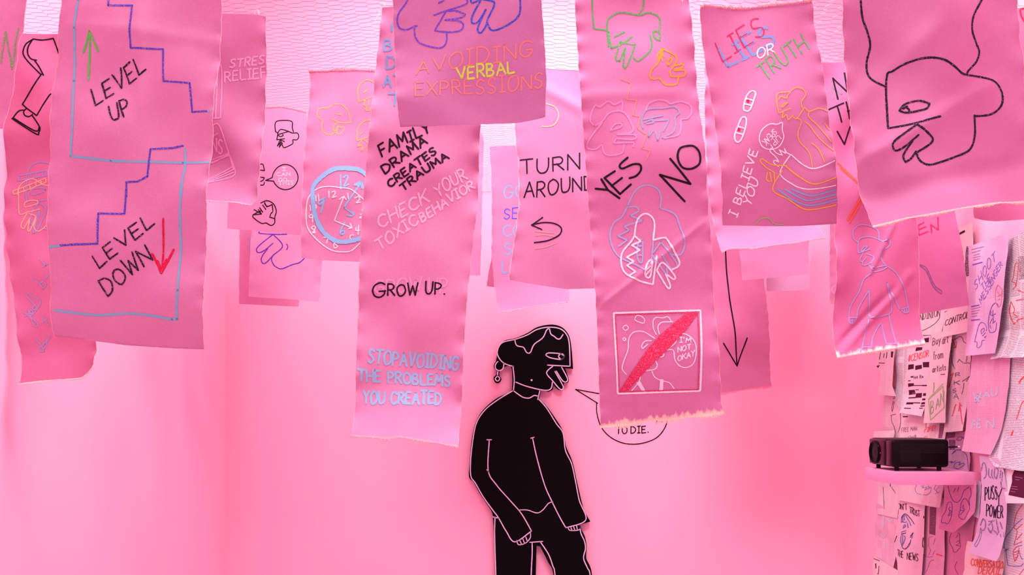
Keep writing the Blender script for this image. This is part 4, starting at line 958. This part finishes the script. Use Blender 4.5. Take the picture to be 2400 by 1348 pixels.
# row under the EN banner
s = paper('crumpled map-like sheet with red arrows between the art page and column page', 2, (2226, 780), (2280, 775), (2266, 1010), (2219, 1014), NP, uP, 109, amp=.004)
s.part('wavy_line', (88, 78, 78), 2.0, .75, 'dark green wavy lines').s_('Q3', "250,650 300,620 340,600 380,620 400,680 450,710;215,710 205,840 215,1000 260,1110;300,1010 330,960 400,1020 480,1015 520,1060;450,770 455,920 440,1000").s_('Q5', "480,160 440,230;400,260 390,360 370,430;380,230 490,150").end()
s.part('lettering', (90, 82, 88), 2.0, .75, 'dark pencil letters').t_('Q5', 'R', (275, 160), (345, 140), (-5, -60)).t_('Q5', 'K', (250, 290), (340, 290), (0, -70)).t_('Q5', 'S', (230, 420), (280, 400), (0, -60)).t_('Q5', 'A', (240, 500), (320, 510), (0, -80)).end()
s.part('red_arrow', (228, 55, 78), 2.6, .8, 'red crayon arrows').p_('Q3', "210,620 270,770;240,775 280,775;285,680 275,770").p_('Q5', "235,100 165,330;195,140 235,100;285,600 245,780;265,660 290,590;345,570 430,900;345,700 350,580 385,620").end()
s = paper('art page reading Buy art from artists above a green sketch', 4, (2183, 782), (2234, 772), (2220, 991), (2170, 992), NC, uP, 110, Rm=((2222, 870),))
s.part('lettering', (130, 70, 95), 2.0, 1, 'dark printed words').t_('Q2', 'Buy', (985, 740), (1110, 700), (4, -118)).t_('Q2', 'art', (1140, 720), (1235, 690), (0, -118)).t_('Q2', 'from', (1005, 965), (1155, 935), (0, -118), 1.9).t_('Q2', 'artists', (985, 1165), (1195, 1130), (0, -95), 1.9).p_('Q2', "1120,1200 1180,1195", 2.6).end()
s.part('sketch_frame', (170, 168, 120), 2.6, .85, 'green crayon box').p_('Q4', "950,520 1165,310 1195,640 985,840 950,520;945,510 1165,265").end()
s.part('sketch_lettering', (140, 150, 105), 1.9, .8, 'green crayon letters').t_('Q4', 'B', (985, 760), (1035, 720), (0, -190)).t_('Q4', 'A', (1065, 680), (1120, 640), (0, -150)).t_('Q4', 'N', (1135, 600), (1185, 560), (0, -180)).s_('Q4', "1020,250 1025,330 1020,400", 2.4).end()
s = paper('redacted page with thick black bars and red hashtag writing', 3, (2128, 792), (2184, 786), (2172, 976), (2117, 967), newsprint_mat((240, 200, 210), dens=-.3), uP, 111, Lm=((2128, 866), (2122, 900), (2118, 932), (2123, 948)), Rm=((2183, 860),), curl=.02)
k = s.part('redaction_bar', (78, 10, 42), 3, 1, 'black marker redaction bars')
for a, c in (("860,630 850,690", "945,615 940,690"), ("730,725 735,745", "840,712 838,738"), ("740,770 728,832", "842,768 832,810"), ("620,1045 615,1125", "705,1035 705,1108"), ("730,1060 728,1130", "828,1045 832,1105"), ("845,1005 850,1085", "945,1000 940,1085")): k.fill('Q2', a, c)
for a, c in (("655,150 658,170", "698,145 698,168"), ("615,215 615,228", "655,212 655,225"), ("612,262 610,318", "702,258 702,300"), ("700,288 700,300", "938,288 938,300"), ("830,286 830,304", "940,282 938,304"), ("612,368 612,445", "705,362 720,430"), ("715,360 715,370", "768,356 768,366"), ("725,418 722,490", "818,412 822,485"), ("840,418 838,460", "925,412 922,458"), ("615,482 615,500", "722,476 722,496"), ("838,500 834,530", "916,494 914,526"), ("600,560 596,594", "712,560 706,592"), ("712,560 712,575", "818,562 818,578"), ("838,560 832,595", "912,555 906,590"), ("830,610 828,628", "900,606 896,626"), ("582,645 580,660", "690,650 688,664"), ("820,648 818,662", "878,645 876,660")): k.fill('Q4', a, c)
k.t_('Q4', 'ioo Re', (705, 185), (850, 178), (0, -55), 1.3, jit=.1); k.end()
s.part('lettering', (240, 70, 85), 2.0, .8, 'red crayon hashtag').t_('Q2', '#CENSOR', (615, 995), (935, 915), (8, -100)).end()
s = paper('pale sheet ending a hand-drawn speech curve under the hot pink banner', 2, (2130, 712), (2216, 712), (2213, 784), (2135, 787), NC, uP, 112)
s.part('lettering', (110, 60, 80), 1.9, .85, 'dark pencil words').t_('Q2', 'NDINION', (785, 345), (1100, 275), (5, -110)).end()
s.part('bubble_line', (95, 40, 62), 1.8, .85, 'dark curved line').s_('Q2', "1095,260 1100,300 1040,390 940,460 850,505 780,522").end()
s = paper('pale sheet with the pencilled word CONTROL', 3, (2214, 712), (2280, 696), (2276, 778), (2216, 791), NC, uP, 113)
s.part('lettering', (90, 36, 62), 2.0, .9, 'dark pencil word').t_('Q3', 'CONTROL', (130, 432), (500, 298), (8, -98)).p_('Q3', "105,215 150,190", 1.4).end()
s = paper('tall beige page with a dark figure photo beside the hot pink banner', 2, (2215, 552), (2280, 521), (2284, 745), (2225, 745), newsprint_mat((238, 205, 208), dens=-.3), uP, 114)
s.part('ink_bar', (52, 8, 26), 3, 1, 'black printed bar').fill('Q1', "565,238 572,262", "630,202 632,228").end()
s.part('photo_figure', (105, 55, 90), 3, .7, 'dark printed figure').fill('Q1', "655,400 640,480 635,600 630,650 655,770", "670,400 690,480 690,560 700,650 705,750").end()
# columns pages
s = paper('grey newspaper with red outlines of limbs at the picture edge', 2, (2350, 572), (2440, 528), (2440, 836), (2345, 842), NG, (228, 208, 214), 115, Bm=((2371, 838), (2400, 839)), curl=.03, amp=.006)
s.part('limb_drawing', (225, 60, 72), 2.0, .85, 'red pen limb outlines').s_('Q1', "1265,600 1285,620 1270,760 1265,800 1250,880 1210,930;1265,600 1240,640 1220,780 1205,830 1235,840 1255,890;1275,930 1350,965;1200,1075 1180,1170 1200,1280 1245,1345;1200,1075 1245,1170 1230,1210 1255,1240 1285,1260;1260,1060 1348,1040;1280,1300 1360,1270").s_('Q3', "1240,30 1348,10;1265,370 1260,340 1348,300;1150,50 1140,200 1170,330 1205,405 1225,380;1220,300 1250,295").end()
s.part('photo_block', (150, 95, 115), 3, .55, 'grey printed photo').fill('Q1', "1285,530 1290,800", "1420,500 1420,800").end()
s = paper('large columned newspaper with pale blue lettering beside the tall art page', 4, (2279, 826), (2370, 826), (2333, 1066), (2264, 1057), newsprint_mat((236, 172, 200), ink=(165, 85, 130), dens=.62, column=.05), (236, 172, 200), 116, Lm=((2274, 882), (2271, 905), (2267, 940)), Rm=((2368, 862), (2365, 905), (2357, 964), (2342, 1031)), amp=.003, curl=.02)
s.part('lettering', (196, 176, 214), 4.4, .6, 'pale blue crayon letters').t_('Q5', 'WAU', (560, 520), (930, 450), (0, -110)).t_('Q5', 'W', (570, 560), (660, 550), (0, -110)).t_('Q5', 'FE', (540, 980), (680, 960), (0, -120)).t_('Q5', 'N', (770, 980), (880, 960), (0, -140)).end()
s = paper('pale lined newspaper with red comma marks at the picture edge', 3, (2338, 838), (2440, 838), (2440, 1106), (2330, 1072), NW, (240, 226, 232), 117, Bm=((2345, 1094), (2400, 1103)), amp=.002, curl=.02)
s.part('crayon_mark', (240, 62, 62), 4.2, .85, 'red crayon marks').s_('Q5', "1280,260 1310,200 1360,160;1185,1010 1165,1080").s_('Q5', "1345,540 1310,600 1275,720 1240,830", 2.6).end()
s = paper('lavender page reading SHOO THE MESSENGER in purple pen', 5, (2272, 578), (2366, 545), (2341, 828), (2269, 835), NL, (228, 182, 214), 118, Rm=((2352, 700),), amp=.003, curl=.015)
s.part('lettering', (140, 78, 172), 1.9, .8, 'purple pen words').t_('Q1', 'SHOOT', (765, 930), (1020, 560), (-20, -105), gap=.35).t_('Q1', 'THE', (855, 950), (960, 800), (-30, -75)).t_('Q1', 'MESSENGER', (840, 1105), (1100, 630), (-30, -60)).end()
s.part('bar', (130, 60, 170), 3.0, 1, 'purple printed bars').p_('Q1', "735,625 850,595;725,1135 815,1115;725,1300 820,1290").end()
s.part('headline', (165, 95, 140), 1.6, .7, 'small printed headline').p_('Q1', "725,440 870,405;730,480 830,450;750,510 820,490;740,540 830,520;745,570 820,550;725,1165 830,1140;725,1195 820,1175;725,1225 800,1210;725,1255 790,1245", 2).end()
s.part('head_drawing', (135, 70, 170), 1.8, .8, 'purple pen head').s_('Q3', "600,680 620,560 650,430 690,375 750,400 780,470 770,510;600,680 640,690 645,760 670,775 710,740 720,660 760,660;700,560 690,500 730,465 745,500 710,545;760,540 720,590;780,590 750,610 770,620").end()
s.part('head_drawing', (135, 70, 170), 1.8, .8, 'purple pen head').s_('Q3', "905,65 860,120 820,250 805,400 830,520 880,535 930,500 940,400 935,380;905,65 945,90 950,130;850,200 840,260 890,280 850,350 830,400;880,180 870,260 920,240;830,420 850,470;890,320 880,390 920,350").end()
s.part('red_head_drawing', (240, 110, 120), 1.8, .8, 'red pen head').s_('Q1', "1040,870 1010,930 1005,1030 1030,1120 1050,1140 1075,1100 1080,1000 1092,935 1070,900 1040,870;1035,960 1060,1000;1030,1010 1070,990;1040,1050 1060,1040").end()
# under the shelf
s = paper('pale newsprint edge hanging just under the shelf corner', 1, (2058, 1112), (2112, 1118), (2110, 1215), (2062, 1205), NP, uP, 119)
s.part('ink_dash', (90, 30, 60), 2, .9).p_('Q7', "268,135 268,170", 2.4).s_('Q7', "170,180 190,330 210,470;280,180 340,260", 1.3).end()
s = paper('sheet with purple doodles and a straight hem directly under the shelf', 3, (2108, 1118), (2216, 1120), (2212, 1191), (2111, 1173), NP, uP, 120)
s.part('scribble', (150, 110, 185), 1.9, .75, 'purple pen doodle').s_('Q7', "620,150 600,210 640,265 700,275;680,170 720,160 700,190 760,180 740,220 810,190 780,170;820,180 825,240 780,285 730,280;890,150 870,200 910,240 900,270;930,180 900,220 930,260 945,240").end()
s = paper('pale blue-lettered sheet at the outer edge of the lower papers', 2, (2054, 1180), (2110, 1206), (2100, 1330), (2050, 1303), newsprint_mat((236, 180, 202), dens=.3), uP, 121)
s.part('lettering', (200, 170, 205), 4.5, .6, 'pale blue crayon shapes').s_('Q7', "180,520 180,700;230,600 260,640 290,620;150,800 170,850 200,820;200,900 195,980").end()
s.part('ink_dash', (52, 12, 30), 3.4, 1).p_('Q7', "205,525 240,540").end()
s = paper('white page corner with small print at the bottom outer edge', 3, (2051, 1303), (2108, 1338), (2108, 1372), (2047, 1372), NC, uP, 122)
s.part('ink_dash', (110, 50, 80), 2.4, 1, 'dark printed marks').fill('Q7', "80,1195 90,1265", "100,1195 102,1262").p_('Q7', "65,1130 140,1160;115,1330 130,1335;135,1230 130,1330", 2).end()
s = paper('narrow newsprint with a dark photo and red dash under the doodled sheet', 1, (2164, 1160), (2216, 1168), (2217, 1372), (2160, 1372), newsprint_mat((232, 165, 192), dens=.5), uP, 123)
s.part('photo_strip', (128, 60, 95), 3, .9, 'dark printed photo').fill('Q7', "805,440 800,800", "890,450 880,822").end()
s.part('head_drawing', (150, 90, 110), 1.6, .75, 'grey pencil outline').s_('Q7', "840,840 800,850 795,960 820,1020 800,1080;880,860 860,940;720,1070 790,1110 850,1100;880,1020 850,1080;870,1150 820,1170 790,1280 750,1340").end()
s.part('red_dash', (225, 50, 80), 2.4, .9, 'red dash').p_('Q7', "900,1070 975,1095").end()
s = paper('page reading DONT TRUST THE NEWS around a blue-inked figure', 3, (2106, 1166), (2168, 1180), (2164, 1372), (2108, 1372), newsprint_mat((238, 190, 206), dens=-.2), uP, 124, Lm=((2107, 1215), (2095, 1279), (2104, 1320)), amp=.005)
s.part('lettering', (80, 26, 52), 2.0, .9, 'black crayon words').t_('Q7', "ON'T", (370, 470), (490, 485), (-2, -75)).t_('Q7', 'TRUST', (525, 525), (660, 575), (-2, -80)).t_('Q7', 'THE', (365, 1090), (440, 1125), (0, -80)).t_('Q7', 'NEWS', (495, 1135), (645, 1165), (0, -95)).end()
s.part('figure_drawing', (95, 75, 165), 2.2, .75, 'blue pen figure').s_('Q7', "420,650 425,590 470,555 500,600 530,650 545,690;430,640 470,650 490,640;445,700 470,680 480,700 440,725;420,780 480,760;420,820 410,900 430,990;440,820 430,960;460,830 470,860 440,940;540,850 570,790 560,860;470,1000 520,960 545,880;430,560 440,640;450,560 460,620;500,660 510,720", 2.4).end()
s.part('figure_outline', (70, 24, 50), 2.0, .9, 'dark outline').s_('Q7', "420,590 440,550 480,540 540,600 590,670;420,805 480,790;540,830 580,790;440,990 475,1005 520,940 545,890;360,830 320,930 310,985").s_('Q7', "715,570 718,680;715,820 700,930 712,1010", 2.6).end()
s = paper('mauve sheet with three purple heads below the shelf end', 3, (2216, 1122), (2290, 1125), (2253, 1249), (2218, 1239), ND, (222, 140, 175), 125, Rm=((2290, 1201), (2275, 1225)), curl=.03)
k = s.part('head_drawing', (118, 65, 140), 1.8, .85, 'purple pen heads').s_('Q8', "120,370 140,450 180,530 230,550 270,500 290,430 350,380;360,390 370,470 350,520 365,590;200,400 180,440;240,380 225,430")
k.s_('Q8', "150,545 120,570 115,650 95,700 100,770 140,775 170,785 185,720 180,620 170,570 150,545;155,600 145,630 180,650 150,690;160,640 155,700 185,680").s_('Q8', "300,510 270,560 265,640 260,700 300,735 330,730 350,660 365,620 340,540 300,510;290,580 300,600;270,640 310,640 270,690;280,600 310,630").end()
s = paper('cream sheet with orange CONVERSATION DERAIL writing at the bottom', 2, (2268, 1268), (2356, 1286), (2352, 1372), (2256, 1372), newsprint_mat((240, 204, 204), dens=-.4), uP, 126)
s.part('lettering', (236, 88, 68), 2.8, .85, 'orange crayon words').t_('Q8', 'CONVERSATION', (362, 1245), (740, 1280), (5, -72)).t_('Q8', 'DERAIL', (440, 1335), (700, 1345), (5, -78)).end()
s = paper('newspaper with blue and red scribbled portrait at the bottom corner', 1, (2362, 1172), (2440, 1170), (2440, 1372), (2338, 1372), NK, (234, 214, 220), 127, Lm=((2365, 1200), (2352, 1290)))
s.part('blue_drawing', (92, 92, 178), 2.0, .85, 'blue pen outline').s_('Q8', "936,730 860,800 800,880 750,960 745,1040 755,1085 790,1060;765,1060 770,1220 790,1245 900,1250 936,1220;870,1040 936,1020;900,1080 920,1160 936,1170").end()
s.part('red_drawing', (215, 60, 85), 2.0, .85, 'red pen outline').s_('Q8', "936,575 870,680 845,820 880,870 850,1020;850,1020 936,980;890,1030 840,1090 850,1195 880,1150 905,1050;850,1100 900,1080;850,1130 895,1110;855,1160 890,1140;880,960 936,890;890,1348 936,1280;870,850 936,790").end()
s = paper('white torn sheet with a dark printed block beside the spray-lettered page', 4, (2344, 1098), (2440, 1106), (2440, 1180), (2370, 1180), newsprint_mat((242, 216, 222), dens=-.4), uP, 128, Lm=((2352, 1120), (2364, 1160)), amp=.006)
s.part('printed_block', (92, 22, 52), 3, 1, 'dark maroon printed block').fill('Q8', "835,195 815,260 825,330 808,470", "1050,195 1050,290 1050,390 1050,520").end()
s.part('caption', (180, 110, 140), 1, 1, 'small pale print').p_('Q8', "850,270 936,285;860,300 900,305;830,375 890,380;830,400 900,408;830,430 880,436", 1.2).end()
s = paper('pale lavender page with PUSSY POWER in black and grey spray hands', 5, (2296, 1068), (2340, 1074), (2347, 1316), (2279, 1295), newsprint_mat((222, 186, 216), dens=-.4), (222, 186, 216), 129, Lm=((2302, 1140), (2300, 1205), (2290, 1240)), Rm=((2354, 1103), (2363, 1152), (2359, 1220), (2352, 1305)), amp=.004, curl=.02)
s.part('spray_drawing', (128, 88, 125), 3.4, .6, 'grey sprayed finger shapes').s_('Q8', "470,200 490,120 515,130 525,200 520,260 500,290;555,180 550,250 570,280;590,190 585,260 605,290;620,180 615,260 640,290 660,200 640,180;690,200 680,280;710,220 700,320;690,330 700,390 735,400;470,800 500,730 525,760 520,830 490,860 470,840;560,800 590,770 600,840 570,880 550,830;610,860 650,900;640,740 660,880;680,770 700,840;560,760 620,750").s_('Q8', "470,830 440,950 420,1020 440,1040 460,980 475,860;560,870 590,890;630,870 645,910 660,870;680,900 690,930;720,880 725,960", 2).end()
s.part('lettering', (44, 18, 38), 2.6, .95, 'black crayon words').t_('Q8', 'PUSS', (515, 530), (645, 515), (0, -145)).t_('Q8', 'Y', (625, 585), (700, 575), (5, -170)).t_('Q8', 'POWER', (535, 700), (708, 722), (0, -125)).end()
s = paper('thin grey folded edge between the shelf end and the spray-lettered page', 1, (2289, 1120), (2302, 1130), (2300, 1215), (2288, 1210), NQ, uP, 130)

# ------------------------------------------------------------------ shelf and projector
SHX0 = 1.428; SHY0, SHY1 = 3.174, 3.449; SHZ0, SHZ1 = 1.203, 1.249
sh = bevel_box('wall_shelf', SHX0, XR-.001, SHY0, SHY1, SHZ0, SHZ1, .002, plain_mat('pink_shelf_paint', (240, 165, 205), .6, .2), None, 2)
tag(sh, 'small thick pink shelf on the papered wall carrying the black projector', 'shelf')
BK = plain_mat('black_plastic', (5, 3, 4), .42, .14); BKM = plain_mat('glossy_maroon_panel', (58, 8, 38), .18, .25); LENS = plain_mat('lens_glass', (2, 1, 3), .25, .08)
SLT = plain_mat('vent_slot', (3, 2, 3), .8, .1); RIB = plain_mat('vent_rib', (16, 9, 13), .4, .25)
PX0, PX1, PY0, PY1, PZ0, PZ1 = 1.4397, 1.6616, 3.239, 3.444, 1.2636, 1.370
pr = thing('projector', 'small black video projector standing on the pink wall shelf', 'projector', ((PX0+PX1)/2, (PY0+PY1)/2, SHZ1))
bevel_box('body', PX0+.004, PX1, PY0, PY1, PZ0, PZ1, .013, BK, pr, 4)
ym = PY0+.052
bevel_box('front_panel', PX0, PX0+.012, ym+.010, PY1-.004, PZ0+.004, PZ1-.004, .005, BKM, pr, 3)
bevel_box('corner_panel', PX0+.0015, PX0+.012, PY0+.008, ym, PZ0+.006, PZ1-.006, .003, BKM, pr, 2)
# round lens set in the far half of the front
V, F = [], []
yc, zc = PY1-.062, (PZ0+PZ1)/2-.002
prof = [(.046, .000), (.046, -.006), (.041, -.008), (.038, -.002), (.030, -.001), (.0, -.0045)]
n = 40
for rr, dx in prof:
    for k in range(n):
        a = 2*math.pi*k/n; V.append((PX0+dx-.0005, yc+rr*math.cos(a), zc+rr*math.sin(a)))
for j in range(len(prof)-1):
    for k in range(n): F.append((j*n+k, (j+1)*n+k, (j+1)*n+(k+1) % n, j*n+(k+1) % n))
link_mesh('lens', V, F, LENS, pr, smooth=True)
for kx in range(16):
    z = PZ0+.018+kx*.0052
    pass
V, F = [], []
for k in range(7):
    z = PZ1-.020-k*.0052
    v, f = box_geo(PX0+.030, PX1-.018, PY0-.0012, PY0+.002, z, z+.0022); b0 = len(V); V += v; F += [tuple(i+b0 for i in q) for q in f]
link_mesh('vent_ribs', V, F, RIB, pr)
V, F = [], []
for k in range(9):
    z = PZ0+.022+k*.0046
    v, f = box_geo(PX0+.034, PX0+.110, PY0-.0008, PY0+.002, z, z+.0018); b0 = len(V); V += v; F += [tuple(i+b0 for i in q) for q in f]
link_mesh('lower_vent_ribs', V, F, RIB, pr)
for (x, y) in ((PX0+.030, PY0+.022), (PX1-.030, PY0+.022), (PX0+.030, PY1-.022), (PX1-.030, PY1-.022)):
    V, F = tube_geo([(x, y, SHZ1+.0002), (x, y, PZ0+.004)], .0085, 14)
    link_mesh('foot', V, F, BK, pr)
# small script mark on the front panel
class Side:
    def __init__(self): self.root = pr; self.under = (0, 0, 0); self.nlift = 0
    def world(self, px, py, lift=0): X = PX0-.0006-lift; y = X*FOC/(px-CX); return (X, y, CAMZ+(CY-py)*y/FOC)
k = Ink(Side(), 'logo', (190, 150, 185), 1.0, 1, 'small pale script mark'); k.lift = .0002
k.s_('Q6', "338,485 350,435 362,478;342,466 360,462;368,490 372,455 380,450 384,470 370,475;390,488 388,462 398,458 402,488;404,465 412,470 408,492", .9); k.end()
cz = PZ1-.030; y = PY0+.016
V, F = tube_geo([(PX1-.004, y, cz), (PX1+.040, y, cz+.001)], .0026, 10); cb = link_mesh('cable_plug', V, F, BK, pr)
V, F = tube_geo([(PX1+.038, y, cz+.001), (PX1+.046, y, cz+.0015)], .0032, 10); link_mesh('plug_tip', V, F, plain_mat('white_plastic', (250, 225, 235), .4, .4), cb, label='white tip')
